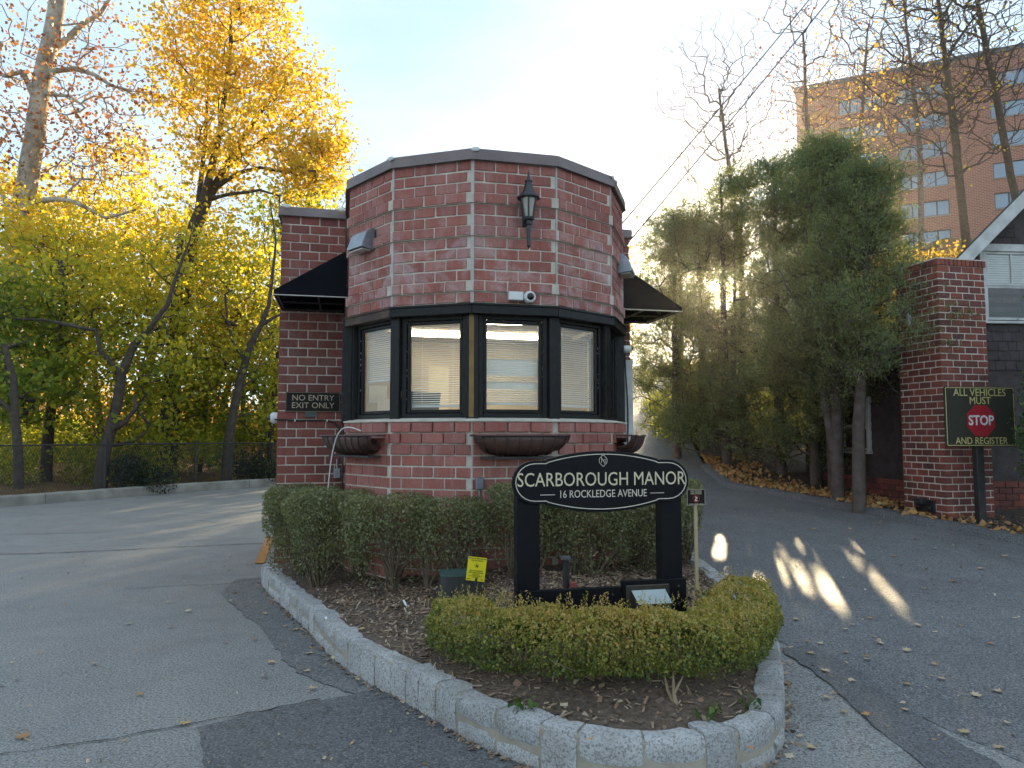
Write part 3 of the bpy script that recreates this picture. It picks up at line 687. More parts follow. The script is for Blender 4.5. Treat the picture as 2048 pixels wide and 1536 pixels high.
for sx in (-1, 1):                                             # closed side hatches under the awnings
    m2 = MB(); xa, xb = sorted((sx * 1.524, sx * 1.40)); m2.box((xa, 1.128, ZW0 - .03), (xb, 1.25, ZH - .02)); m2.build('window_jamb', BLACK, gh)
    m2 = MB(); m2.box((sx * 1.53 - .05, 1.13, ZS - .01), (sx * 1.53 + .012, 2.19, ZH - .002)); hp = m2.build('side_hatch', BLACK, gh, bevel=.004)
# white board on the right-hand side wall
m2 = MB(); m2.box((1.60, 2.10, 1.2), (2.04, 2.13, 2.62)); m2.build('white_board', WHITEW, gh)

# ------------------------------------------------------------------ fixtures on the gatehouse
def awning(side, label):
    """canvas wedge over the side hatch; x out from the wall, y back along it"""
    p = G(side * 1.535, 1.16); o = thing('awning', label, 'awning', (p.x, p.y, 0), TH)
    pr, dp, z0, z1, z2 = .74, .98, 3.10, 3.60, 3.02
    sx = side; A = [(0.02, z1), (pr, z0 + .03), (pr, z2 + .06), (0.02, z2 + .06)]
    m2 = MB()
    V = []
    for y in (0, dp): V += [(sx * .01, y, z1), (sx * pr, y, z0 + .05), (sx * pr, y, z0), (sx * .01, y, z0)]
    m2.add(V, [(0, 1, 2, 3), (7, 6, 5, 4), (0, 4, 5, 1), (1, 5, 6, 2)]); c = m2.build('canopy', CLOTH, o)
    md = c.modifiers.new('thickness', 'SOLIDIFY'); md.thickness = .006
    for nm, pts in (('piping', [(sx * .01, -.004, z0), (sx * pr, -.004, z0), (sx * pr, dp, z0)]),):
        m2 = MB(); m2.tube(pts, .006, 6); m2.build(nm, PIPING, o)
    for pts in ([(sx * .05, .06, z0 + .01), (sx * (pr - .03), .06, z0 + .01)], [(sx * .05, dp - .05, z0 + .01), (sx * (pr - .03), dp - .05, z0 + .01)], [(sx * (pr - .03), .05, z0 + .012), (sx * (pr - .03), dp - .04, z0 + .012)],
                [(sx * .05, dp * .5, z0 + .015), (sx * (pr - .03), dp * .5, z0 + .015)], [(sx * .3, .05, z0 + .015), (sx * .3, dp - .05, z0 + .015)], [(sx * .06, dp * .5, z1 - .06), (sx * (pr - .04), dp * .5, z0 + .05)]):
        m2 = MB(); m2.tube(pts, .012, 4); m2.build('frame_bar', DARKMET, o)
awning(-1, 'black wedge-shaped canvas awning over the exit lane side')
awning(1, 'black wedge-shaped canvas awning beside the cedars, entry side')

# lantern
p = G(.10, -.125); ln_ = thing('wall_lantern', 'black colonial wall lantern with fluted cap high on the bay', 'lantern', (p.x, p.y, 0), TH)
m2 = MB(); m2.lathe([(.108, 3.868), (.094, 3.885), (.066, 3.915), (.045, 3.955), (.033, 4.0), (.027, 4.03)], 32, None, 8, .055); m2.build('cap', LANT, ln_, True)
m2 = MB(); m2.lathe([(.036, 4.028), (.036, 4.036), (.018, 4.04), (.014, 4.07), (.003, 4.14)], 12); m2.build('finial', LANT, ln_, True)
m2 = MB()
for k in range(6):
    g = PI / 3 * k + .3; m2.tube([(.082 * math.cos(g), .082 * math.sin(g), 3.868), (.048 * math.cos(g), .048 * math.sin(g), 3.685)], .007, 5)
m2.lathe([(.088, 3.86), (.088, 3.872)], 12); m2.build('cage', LANT, ln_)
m2 = MB(); m2.lathe([(.044, 3.69), (.078, 3.865)], 6); gl = m2.build('glass_body', FROST, ln_)
m2 = MB(); m2.lathe([(.020, 3.612), (.03, 3.62), (.022, 3.635), (.024, 3.655), (.05, 3.665), (.054, 3.685), (.04, 3.69)], 14); m2.build('gallery', LANT, ln_, True)
m2 = MB(); m2.lathe([(.002, 3.385), (.008, 3.40), (.021, 3.415), (.014, 3.425), (.022, 3.61)], 12); m2.build('tail', LANT, ln_, True)
m2 = MB(); m2.box((-.035, .085, 3.63), (.035, .125, 3.83)); m2.tube([(0, .09, 3.78), (0, .05, 3.72), (0, .02, 3.66)], .012, 8); m2.build('wall_bracket', LANT, ln_, bevel=.004)

def facet(i, t, out, z):                                       # point on bay facet i (0..4) at -1..1 along it, out from the wall
    a, b = Vector(BAY[i + 1]), Vector(BAY[i + 2]); d = (b - a).normalized(); n = Vector((d.y, -d.x)); q = a.lerp(b, (t + 1) / 2) + n * out
    return G(q.x, q.y, z), TH + math.atan2(d.y, d.x)
def floodlight(i, t, z, label):
    p, rz = facet(i, t, 0, z); o = thing('wall_pack_light', label, 'floodlight', p, rz)
    m2 = MB(); pr = [(0.0, .12), (-.05, .115), (-.10, .075), (-.15, -.05), (-.155, -.085), (-.03, -.10), (0, -.10)]
    n = len(pr); V = [(-.14, y, z_) for y, z_ in pr] + [(.14, y, z_) for y, z_ in pr]
    m2.add(V, [tuple(range(n)), tuple(range(2 * n - 1, n - 1, -1))] + [(k, k + n, (k + 1) % n + n, (k + 1) % n) for k in range(n)])
    m2.build('hood', GREYMET, o, bevel=.004)
    m2 = MB(); m2.box((-.12, -.14, -.108), (.12, -.035, -.096)); m2.build('lens', FROST, o)
    m2 = MB(); m2.box((-.16, .0, -.08), (.16, .026, .10)); m2.build('back_plate', DARKMET, o)
floodlight(0, -.10, 3.60, 'steel wall-pack floodlight above the exit lane awning'); floodlight(4, .35, 3.52, 'floodlight seen edge-on above the entry side awning')

def domecam(p, rz, label, box=True, r=.058, down=.6):
    o = thing('dome_camera', label, 'camera', p, rz)
    Mx = Matrix.Translation((0, -.01, 0)) @ Matrix.Rotation(PI / 2, 4, 'X')
    m2 = MB(); m2.lathe([(r * .95, -.02), (r, .0), (r, .035), (r * .86, .055), (r * .62, .06)], 28, Mx); m2.build('housing', WHITEP, o, True)
    m2 = MB(); m2.lathe([(r * .62, .05)] + [(r * .6 * math.cos(a), .055 + r * .6 * math.sin(a)) for a in (0, .3, .6, .9, 1.2, 1.5)], 24, Mx); m2.build('dome', DOME, o, True)
    if box: m2 = MB(); m2.box((-.20, -.05, -.035), (-.062, .02, .045)); m2.build('junction_box', WHITEP, o, bevel=.005)
p, rz = facet(2, .30, .035, 2.945); domecam(p, rz, 'white dome camera with square junction box above the bay windows')
p = G(-2.315, 2.30, 1.86); domecam(p, TH - PI / 2, 'white dome camera poking out from the left corner of the wing', False, .065)
p, rz = facet(4, .7, .03, 2.62); domecam(p, TH + rad(75), 'small white camera under the entry side awning', False, .04)
# cable from the corner camera
def cable(name, label, pts, r, mat, clips=()):
    o = thing(name, label, 'cable', pts[0]); b = Vector(pts[0]); m2 = MB(); m2.tube([Vector(q) - b for q in catmull(pts, .04)], r, 6); m2.build('run', mat, o)
    for q in clips: m3 = MB(); c = Vector(q) - b; m3.box(c - Vector((.006, .012, .014)), c + Vector((.006, .003, .014))); m3.build('clip', WHITEP, o)
cable('wall_cable', 'black cable clipped along the brick wing below the no entry sign', [G(-2.33, 2.19, 1.84), G(-2.1, 2.185, 1.83), G(-1.78, 2.185, 1.83), G(-1.66, 2.18, 1.80), G(-1.58, 2.17, 1.68), G(-1.575, 2.1, 1.5), G(-1.60, 2.1, 1.38)], .010, PLASB, [G(-2.10, 2.18, 1.83), G(-1.74, 2.18, 1.83)])
cable('roof_drain_cable', 'thin dark cable running up the corner between wing and bay', [G(-1.56, 2.05, .9), G(-1.56, 2.05, 2.0), G(-1.56, 2.05, 3.0), G(-1.56, 1.9, 4.2)], .012, PLASB)
cable('meter_cable', 'dark cables hanging down the entry side wall corner', [G(1.95, 2.18, 3.4), G(1.93, 2.08, 2.6), G(1.95, 2.06, 2.0), G(1.94, 2.05, 1.5)], .010, PLASB)
p = G(-1.62, 2.165, 1.22); o = thing('outlet_box', 'grey weatherproof outlet box low on the brick wing', 'outlet', p, TH); m2 = MB(); m2.box((-.04, -.03, -.06), (.04, .03, .06)); m2.build('case', GREYMET, o, bevel=.006)
m2 = MB(); m2.tube([(0, 0, .06), (0, 0, .16)], .012, 8); m2.build('conduit', GREYMET, o)
p, rz = facet(2, -.83, .02, 1.22); o = thing('outlet_box', 'small grey outlet box on the bay behind the hedge gap', 'outlet', p, rz); m2 = MB(); m2.box((-.035, -.03, -.055), (.035, .03, .055)); m2.build('case', GREYMET, o, bevel=.006)
m2 = MB(); m2.tube([(0, 0, -.05), (0, 0, -.5)], .010, 8); m2.build('conduit', GREYMET, o)
p = G(-1.93, 2.19, 1.905); o = thing('wall_patch', 'small grey-green plate under the no entry sign', 'plate', p, TH); m2 = MB(); m2.box((-.06, -.008, -.035), (.06, .0, .035)); m2.build('plate', simple('grey_green', (.09, .12, .115), .7), o)

def text(body, size, parent, x, z, mat, y=-.002, sx=1., off=0., align='CENTER', name='lettering', ext=.0008, spacing=1.):
    c = bpy.data.curves.new(name, 'FONT'); c.body = body; c.size = size; c.align_x = align; c.align_y = 'CENTER'; c.extrude = ext; c.offset = off
    c.space_character = spacing; c.resolution_u = 3; c.materials.append(mat)
    tmp = bpy.data.objects.new(name, c); COL.objects.link(tmp); bpy.context.view_layer.update()
    me = bpy.data.meshes.new_from_object(tmp.evaluated_get(bpy.context.evaluated_depsgraph_get())); me.name = name
    bpy.data.objects.remove(tmp); bpy.data.curves.remove(c)
    if not me.materials: me.materials.append(mat)
    return obj(name, me, parent, (x, y, z), (PI / 2, 0, 0), (sx, 1, 1))
def rrect(w_, h_, r, n=5):
    P = []
    for cx, cz, a0 in ((w_ - r, h_ - r, 0), (-w_ + r, h_ - r, 90), (-w_ + r, -h_ + r, 180), (w_ - r, -h_ + r, 270)):
        for k in range(n + 1): a = rad(a0 + 90 * k / n); P.append((cx + r * math.cos(a), cz + r * math.sin(a)))
    return P
def outline(P, d, wd, y0, y1):
    """flat band inside the closed outline P (counter-clockwise), d in from the edge"""
    n = len(P); A = []; B = []
    for i in range(n):
        p0, p, p1 = Vector(P[i - 1]), Vector(P[i]), Vector(P[(i + 1) % n]); t0 = (p - p0).normalized(); t1 = (p1 - p).normalized()
        m_ = Vector((-t0.y, t0.x)) + Vector((-t1.y, t1.x)); m_ = m_ / max(.3, m_.dot(Vector((-t0.y, t0.x))))
        A.append(p + m_ * d); B.append(p + m_ * (d + wd))
    m2 = MB(); V = [(p.x, y0, p.y) for p in A] + [(p.x, y0, p.y) for p in B] + [(p.x, y1, p.y) for p in A] + [(p.x, y1, p.y) for p in B]
    F = []
    for i in range(n):
        j = (i + 1) % n; F += [(i, j, n + j, n + i), (2 * n + i, 3 * n + i, 3 * n + j, 2 * n + j), (i, 2 * n + i, 2 * n + j, j), (n + i, n + j, 3 * n + j, 3 * n + i)]
    return m2.add(V, F)
# no entry sign on the wing
p = G(-1.905, 2.192, 2.045); o = thing('no_entry_sign', 'black plaque lettered no entry exit only on the brick wing', 'sign', p, TH)
m2 = MB(); m2.prism(rrect(.308, .115, .012), -.014, 0); m2.build('panel', SIGNB, o)
outline(rrect(.308, .115, .012), .004, .004, -.0155, -.0135).build('border', simple('tan_line', (.36, .26, .17), .5), o)
TANL = M('tan_lettering', (.56, .42, .28), None, 8, .5)
text('NO ENTRY', .094, o, 0, .045, TANL, -.016, 1.02); text('EXIT ONLY', .094, o, 0, -.043, TANL, -.016, 1.02)

# planters
def planter(i, t, label, ln=.90, plants=True):
    p, rz = facet(i, t, .03, 1.655); o = thing('window_box', label, 'planter', p, rz)
    nx, na = 25, 9; V = []; F = []; dp, ht = .21, .19
    for k in range(nx):
        u = k / (nx - 1) * 2 - 1; x = u * ln / 2; e = 1 - .42 * abs(u) ** 4; rib = 0.
        for j in range(na):
            a = PI / 2 * j / (na - 1); V.append((x * (1 - .16 * math.sin(a) ** 2), -(dp * math.cos(a) ** .7 + rib) * (1 - .25 * abs(u) ** 6), -(ht * math.sin(a) ** .9 + rib * .7) * e))
    for k in range(nx - 1):
        for j in range(na - 1): a = k * na + j; F.append((a, a + na, a + na + 1, a + 1))
    m2 = MB(); m2.add(V, F); bd = m2.build('trough', TERRA, o, True); md = bd.modifiers.new('thickness', 'SOLIDIFY'); md.thickness = .008
    for k in range(2, nx, 3):
        m2 = MB(); m2.tube([Vector(V[k * na + j]) + Vector((0, -.004, -.003)) for j in range(na)], .0065, 5); m2.build('rib', TERRA, o, True)
    m2 = MB(); x = ln / 2
    m2.add([(-x, 0, -.02), (-x, -dp * .75, -.02), (-x * .9, -dp, -.02), (x * .9, -dp, -.02), (x, -dp * .75, -.02), (x, 0, -.02)], [(0, 1, 2, 3, 4, 5)]); m2.build('soil', MULCH, o)
    m2 = MB(); m2.tube([(-x, 0, 0), (-x, -dp * .74, .0), (-x * .9, -dp - .003, 0), (x * .9, -dp - .003, 0), (x, -dp * .74, 0), (x, 0, 0)], .009, 6); m2.build('rim', TERRA, o, True)
    m2 = MB(); m2.box((-x * .8, -.13, -ht - .02), (x * .8, .0, -ht - .002)); m2.build('bracket', DARKMET, o)
    m2 = MB()
    for k in range(16 if plants else 5):
        bx = rnd.uniform(-.9, .9) * x; by = rnd.uniform(-dp * .85, -.04); h = rnd.uniform(.02, .075); lx = rnd.gauss(0, .05)
        m2.tube([(bx, by, -.02), (bx + lx * .4, by - .01, h * .7), (bx + lx, by - .02, h)], [.0022, .0018, .001], 4)
    m2.build('dry_stems', TWIG, o)
planter(0, -.22, 'brown ribbed window box below the leftmost bay window', .92, False)
planter(2, .06, 'brown ribbed window box with dead stems under the middle bay window', .90)
planter(4, -.1, 'brown ribbed window box seen end-on at the entry side', .80)
a, b = facet(0, -.35, .20, 1.68)[0], facet(0, -.75, .30, .95)[0]
cable('white_cord', 'white cord looping out of the left window box down to the hedge', [facet(0, .2, .12, 1.70)[0], facet(0, -.05, .2, 1.735)[0], facet(0, -.3, .245, 1.68)[0], facet(0, -.5, .27, 1.45)[0], facet(0, -.62, .29, 1.0)[0]], .006, WHITEP)

# ------------------------------------------------------------------ main sign in the bed
SG = Vector((.60, 4.90, 0)); sgz = bedz(SG.x, SG.y)
sg = thing('entrance_sign', 'large black lobed sign on two posts reading Scarborough Manor', 'sign', (SG.x, SG.y, 0), TH)
def lobes():
    P = []; a0 = []
    for k in range(13): a = rad(90 + 180 * k / 12); P.append((-.470 + .150 * math.cos(a), .0 + .142 * math.sin(a)))
    P += [(-.40, -.142)]
    for k in range(15): x = -.385 + .77 * k / 14; P.append((x, -.150 - .052 * (1 - (x / .385) ** 2)))
    P += [(.40, -.142)]
    for k in range(13): a = rad(-90 + 180 * k / 12); P.append((.470 + .150 * math.cos(a), .142 * math.sin(a)))
    P += [(.40, .142)]
    for k in range(15): x = .385 - .77 * k / 14; P.append((x, .150 + .052 * (1 - (x / .385) ** 2)))
    P += [(-.40, .142)]
    return P
zS = 1.348; LB = lobes(); m2 = MB(); m2.prism([(x, z + zS) for x, z in LB], -.035, .0); m2.build('panel', BLACKS, sg, bevel=.003)
outline([(x, z + zS) for x, z in LB], .018, .0052, -.0375, -.0345).build('border', CREAMW, sg)
text('SCARBOROUGH MANOR', .128, sg, 0, zS + .012, CREAM, -.038, .815, 0.)
text('16 ROCKLEDGE AVENUE', .070, sg, 0, zS - .082, CREAMW, -.038, .80)
for x0, x1 in ((-.435, -.335), (.335, .435)):
    m2 = MB(); m2.box((x0, -.038, zS - .084), (x1, -.0352, zS - .080)); m2.build('rule_line', CREAMW, sg)
# monogram of interlaced letters in a broken ring
mg = bpy.data.objects.new('monogram', None); link(mg, sg); mg.location = (0, -.0385, zS + .138); mg.empty_display_size = .05
def mono(pts, r=.0019): m2 = MB(); m2.tube(pts, r, 6); m2.build('stroke', CREAMW, mg)
for s0, s1 in ((125, 235), (-55, 55)): mono([(.028 * math.cos(rad(a)), 0, .030 * math.sin(rad(a))) for a in np.linspace(s0, s1, 14)])
mono([(.0125 * math.cos(rad(a)), 0, .024 + .013 * math.sin(rad(a))) for a in np.linspace(-5, 215, 14)] + [(.0115, 0, -.018)] + [(.0125 * math.cos(rad(a)), 0, -.024 + .013 * math.sin(rad(a))) for a in np.linspace(15, -190, 14)])
mono([(-.012, -.0015, -.014), (-.012, -.0015, .013), (.001, -.0015, .001), (.0135, -.0015, .013), (.0135, -.0015, -.014)])
for x in (-.505, .505):
    m2 = MB(); m2.box((x - .076, .001, bedz(SG.x + x, SG.y) - .3), (x + .076, .10, zS + .05)); m2.build('post', BLACKS, sg, bevel=.005)
zb = sgz + .02
for x0, x1, zt, za in ((-.56, .115, .655, 0), (.125, .585, .690, 0)):
    m2 = MB(); m2.box((x0, -.046, zb - .12), (x1, -.002, zt)); bd = m2.build('bottom_board', BLACKS, sg, bevel=.004)
    for bx in (x0 + .09, x1 - .06):
        for bz in (zt - .05, zt - .17): m3 = MB(); m3.lathe([(.010, 0), (.010, .004), (.005, .008)], 8, Matrix.Translation((bx, -.046, bz)) @ Matrix.Rotation(PI / 2, 4, 'X')); m3.build('bolt', DARKMET, bd)
# sign lamp on the board
lp = thing('sign_light', 'bronze brick light with pale sloping hood on the sign board', 'light', SG + Matrix.Rotation(TH, 3, 'Z') @ Vector((.30, -.047, .548)), TH)
m2 = MB(); m2.box((-.155, -.014, -.13), (.155, 0, .115)); m2.build('face_plate', BRONZE, lp, bevel=.006)
m2 = MB(); m2.add([(-.125, -.014, .085), (.125, -.014, .085), (.135, -.095, .005), (-.105, -.095, .005), (-.105, -.095, -.055), (.135, -.095, -.055), (-.125, -.014, -.07), (.125, -.014, -.07)],
                  [(3, 2, 5, 4), (1, 7, 5, 2), (0, 3, 4, 6), (4, 5, 7, 6)]); m2.build('hood', BRONZE, lp, bevel=.003)
m2 = MB(); m2.add([(-.120, -.018, .083), (.120, -.018, .083), (.132, -.097, .008), (-.102, -.097, .008)], [(0, 3, 2, 1)])
m2.v += [(x, y + .003, z - .004) for x, y, z in m2.v[:4]]; m2.f += [(4, 5, 6, 7)]; m2.build('lens', simple('pale_hood_top', (.42, .47, .47), .35), lp)
for sx in (-.14, .14): m3 = MB(); m3.lathe([(.006, 0), (.006, .004)], 8, Matrix.Translation((sx, -.014, .102)) @ Matrix.Rotation(PI / 2, 4, 'X')); m3.build('screw', DARKMET, lp)

# no dogs sign on its stake
q = Vector((1.52, 6.05)); nd = thing('no_dogs_sign', 'small black no dogs allowed sign on a tan stake', 'sign', (q.x, q.y, 0), TH)
m2 = MB(); m2.box((-.014, 0, bedz(q.x, q.y) - .1), (.014, .018, 1.09)); m2.build('stake', STAKE, nd, bevel=.002)
m2 = MB(); m2.box((-.082, -.006, 1.08), (.082, -.0005, 1.21)); m2.build('panel', SIGNB, nd)
outline([(-.082, 1.08), (.082, 1.08), (.082, 1.21), (-.082, 1.21)], .001, .0025, -.0075, -.006).build('border', CREAMW, nd)
text('NO DOGS', .021, nd, 0, 1.193, CREAM, -.0075); text('ALLOWED', .021, nd, 0, 1.176, CREAM, -.0075); text('EXCEPT SERVICE DOGS', .0125, nd, 0, 1.0885, CREAM, -.0075)
m2 = MB(); m2.tube([(.030 * math.cos(2 * PI * k / 24), -.008, 1.132 + .030 * math.sin(2 * PI * k / 24)) for k in range(25)], .0022, 5); m2.tube([(-.021, -.008, 1.153), (.021, -.008, 1.111)], .002, 5); m2.build('red_ring', REDS, nd)
m2 = MB(); m2.prism([(x * .9, z * .9 + 1.132) for x, z in ((-.014, -.022), (.010, -.022), (.016, -.016), (.008, -.012), (.006, .0), (.017, .006), (.015, .012), (.004, .018), (-.004, .024), (-.010, .016), (-.006, .006), (-.014, -.008))][::-1], -.0078, -.006); m2.build('dog_emblem', CREAM, nd)

# yellow pesticide card
q = on_z(953, 1158, .46).to_2d(); q = Vector((-.30, 5.75)); zq = bedz(q.x, q.y); pf = thing('warning_card', 'yellow pesticide notice card on a thin black stake', 'sign', (q.x, q.y, zq), rad(4))
m2 = MB(); m2.tube([(0, 0, -.06), (.005, 0, .08), (.018, 0, .165)], .0035, 6); m2.tube([(.016, -.003, .15), (.022, -.003, .185)], .010, 8); m2.build('stake', PLASB, pf)
cdp = bpy.data.objects.new('card', None); link(cdp, pf); cdp.location = (.022, -.004, .255); cdp.rotation_euler = (0, rad(7), 0); cdp.empty_display_size = .05
m2 = MB(); m2.prism(rrect(.073, .092, .003), -.002, 0); m2.build('board', YFLAG, cdp)
for tx, sz, z in (('PESTICIDE APPLICATION', .0125, .080), ('DO NOT ENTER', .0125, .064), ('DO NOT REMOVE', .0125, -.014), ('SIGN FOR 24 HOURS', .0125, -.028), ('CUSTOMER', .010, -.041), ('PUT A SPARE CARD IN', .010, -.053), ('FOR REMOVAL', .008, -.064)): text(tx, sz, cdp, 0, z, INK, -.0032)
text('DATE', .010, cdp, -.052, -.078, INK, -.0032); text('TIME', .010, cdp, .052, -.078, INK, -.0032)
m2 = MB(); m2.tube([(.016 * math.cos(2 * PI * k / 20), -.003, .026 + .016 * math.sin(2 * PI * k / 20)) for k in range(21)], .0009, 4); m2.tube([(-.003, -.003, .034), (-.001, -.003, .018)], .0035, 5); m2.tube([(.004, -.003, .030), (.006, -.003, .016)], .003, 5); m2.build('symbol', INK, cdp)

# irrigation valve box
q = Vector((-.42, 6.05)); o = thing('valve_box', 'black plastic irrigation box with green lid beside the yellow card', 'box', (q.x, q.y, bedz(q.x, q.y) - .03), rad(8))
m2 = MB(); n = 20
P0 = rrect(.19, .14, .06, 4); V = [(x * 1.06, y * 1.06, 0) for x, y in P0] + [(x * 1.06, y * 1.06, .015) for x, y in P0] + [(x, y, .018) for x, y in P0] + [(x * .9, y * .9, .19) for x, y in P0]
k = len(P0); F = []
for r_ in range(3): F += [(r_ * k + i, r_ * k + (i + 1) % k, (r_ + 1) * k + (i + 1) % k, (r_ + 1) * k + i) for i in range(k)]
m2.add(V, F + [tuple(range(3 * k, 4 * k))]); m2.build('body', PLASB, o, True)
for x in (-.08, .06): m3 = MB(); m3.box((x - .004, -.150, .02), (x + .004, -.139, .085)); m3.build('knockout_rib', PLASB, o)
m2 = MB(); m2.add([(x * .92, y * .92, .191) for x, y in P0] + [(x * .90, y * .90, .212) for x, y in P0], [(i, (i + 1) % k, (i + 1) % k + k, i + k) for i in range(k)] + [tuple(range(k, 2 * k))])
ld = m2.build('lid', PLASG, o)
# pipe stub between the sign posts
q = Vector((.42, 5.75)); o = thing('pipe_stub', 'short capped grey pipe standing in the mulch between the sign posts', 'pipe', (q.x, q.y, bedz(q.x, q.y) - .05), 0)
m2 = MB(); m2.tube([(0, 0, 0), (.004, 0, .27)], .026, 14); m2.build('riser', PLASB, o, True)
m2 = MB(); m2.lathe([(.028, .262), (.042, .268), (.042, .288), (.03, .292)], 14); m2.build('collar', simple('grey_plastic', (.10, .10, .10), .5), o, True)
q = Vector((.475, 5.72)); o = thing('brick_fragment', 'small broken brick piece beside the pipe stub', 'brick', (q.x, q.y, bedz(q.x, q.y)), .3); m2 = MB(); m2.box((-.022, -.03, -.02), (.022, .03, .06)); m2.build('fragment', BRICKP, o, bevel=.006)
# plant tags
for (u, v, lb) in ((657, 1187, 'white plant tag lying near the granite kerb'), (813, 1179, 'white plant tag by the end of the clipped hedge')):
    q = on_z(u, v, .42); z = bedz(q.x, q.y)
    m2 = MB(); m2.box((-.008, -.001, 0), (.008, .001, .065), Matrix.Rotation(rad(-50), 4, 'X') @ Matrix.Rotation(rad(-28), 4, 'Y')); tag(m2.build('plant_tag', WHITEP, None, loc=(q.x, q.y, z)), lb, 'plant tag')
# hose stub
q = on_z(760, 1150, .45); z = bedz(q.x, q.y); o = thing('irrigation_hose', 'bent black irrigation hose end sticking out under the rear hedge', 'hose', (q.x, q.y, z)); m2 = MB(); m2.tube(catmull([(-.02, 0, -.03), (.0, 0, .05), (.03, .02, .12), (.06, .05, .13)], .02), .008, 6); m2.build('hose', PLASB, o)

# ------------------------------------------------------------------ leaf and chip clouds
def unit(n): v = R.normal(size=(n, 3)); return v / np.linalg.norm(v, axis=1, keepdims=True)
def leafmesh(name, C, size, mat, asp=.62, up=None, upw=0., jit=.35, lobes=False):
    """one small four-cornered leaf per centre; up/upw pulls the long axis"""
    n = len(C); u = unit(n)
    if up is not None: u = u + np.asarray(up) * upw; u /= np.linalg.norm(u, axis=1, keepdims=True)
    w_ = unit(n); v = np.cross(u, w_); v /= np.linalg.norm(v, axis=1, keepdims=True) + 1e-9
    s = (np.asarray(size) * np.exp(R.normal(0, jit * .6, n)))[:, None]; nn = np.cross(u, v)
    a = C - u * s * .5; b = C + v * s * .5 * asp + nn * s * .10; c = C + u * s * .5; d = C - v * s * .5 * asp + nn * s * .10
    V = np.stack([a, b, c, d], 1).reshape(-1, 3); F = np.arange(4 * n).reshape(n, 4)
    return npmesh(name, V, F, mat)
def wav(P, f, ph=0.): return np.sin(P[:, 0] * f + ph + 1.7 * np.sin(P[:, 1] * f * .7)) * np.sin(P[:, 2] * f * 1.1 + ph + 1.3 * np.sin(P[:, 0] * f * .6 + ph))

# clipped boxwood hedge round the sign
HC = catmull([(-.42, 4.95), (-.30, 4.68), (.0, 4.42), (.40, 4.22), (.82, 4.18), (1.18, 4.34), (1.42, 4.66), (1.58, 5.08), (1.66, 5.42)], .05)
HA = np.array([(p.x, p.y) for p in HC]); HT = np.gradient(HA, axis=0); HT /= np.linalg.norm(HT, axis=1, keepdims=True)
hz = np.array([bedz(x, y) for x, y in HA])
def hedge_pts(n, shell):
    k = R.uniform(0, len(HA) - 1.001, n); i = k.astype(int); f = (k - i)[:, None]
    c = HA[i] * (1 - f) + HA[i + 1] * f; t = HT[i]; nrm = np.stack([-t[:, 1], t[:, 0]], 1)
    a = R.uniform(0, 2 * PI, n); rr = (1 - np.abs(R.normal(0, shell, n))).clip(.05, 1.06)
    ca, sa = np.cos(a), np.sin(a); p = 3.2; q = (np.abs(ca) ** p + np.abs(sa) ** p) ** (-1 / p)
    lx, lz = ca * q * rr * .235, sa * q * rr * .165
    end = np.minimum(k, len(HA) - 1 - k); taper = np.clip(end / 4., .35, 1) ** .5
    P = np.concatenate([c + nrm * (lx * taper)[:, None], (hz[i] + .19 + lz * taper)[:, None]], 1)
    bumpy = wav(P, 13) * .022 + wav(P, 31, 1.) * .012
    P[:, :2] += nrm * (np.sign(lx) * bumpy)[:, None]; P[:, 2] += bumpy * 1.2
    return P
hd = thing('boxwood_hedge', 'low clipped boxwood hedge curving in front of the entrance sign', 'hedge', (float(HA[40, 0]), float(HA[40, 1]), float(hz[40])))
off = -np.array(hd.location)
P = hedge_pts(70000, .16); keep = R.random(len(P)) < np.clip(.6 + 2.2 * (P[:, 2] - .42) + .35 * wav(P, 7, .4), .28, 1)
P = P[keep]; tag(obj('foliage', leafmesh('foliage', P + off, .0195, LF_BOX, .58, (0, 0, 1), .45), hd), kind='stuff')
ti = R.integers(3, len(HA) - 3, 260); C = np.stack([HA[ti, 0] + R.uniform(-.2, .2, 260), HA[ti, 1] + R.uniform(-.2, .2, 260), hz[ti] + .37 + R.normal(0, .012, 260)], 1)
C = np.repeat(C, 9, 0); C[:, 2] += np.tile(np.linspace(-.02, .045, 9), 260); C[:, :2] += R.normal(0, .006, (len(C), 2))
tag(obj('shoot_tips', leafmesh('shoot_tips', C + off, .017, LF_BOX, .5, (0, 0, 1), .9), hd), kind='stuff')
def stems(base, targets, r0, mat, name, parent, off=None, n=5):
    m2 = MB()
    for b, t in zip(base, targets):
        b = Vector(b); t = Vector(t); m_ = b.lerp(t, .5) + Vector((rnd.gauss(0, .03), rnd.gauss(0, .03), -.02 * (t - b).length))
        q = [b, b.lerp(m_, .6), m_, m_.lerp(t, .6), t]
        if off is not None: q = [x + off for x in q]
        m2.tube(q, [r0, r0 * .85, r0 * .65, r0 * .45, r0 * .2], n)
    return m2.build(name, mat, parent, True)
for k in range(4, len(HA) - 2, 9):
    b = (HA[k, 0] + rnd.gauss(0, .03), HA[k, 1] + rnd.gauss(0, .03), hz[k] - .03)
    stems([b] * 7, [(b[0] + rnd.gauss(0, .13), b[1] + rnd.gauss(0, .13), b[2] + rnd.uniform(.15, .34)) for _ in range(7)], .009, TWIG, 'stem', hd, Vector(off))

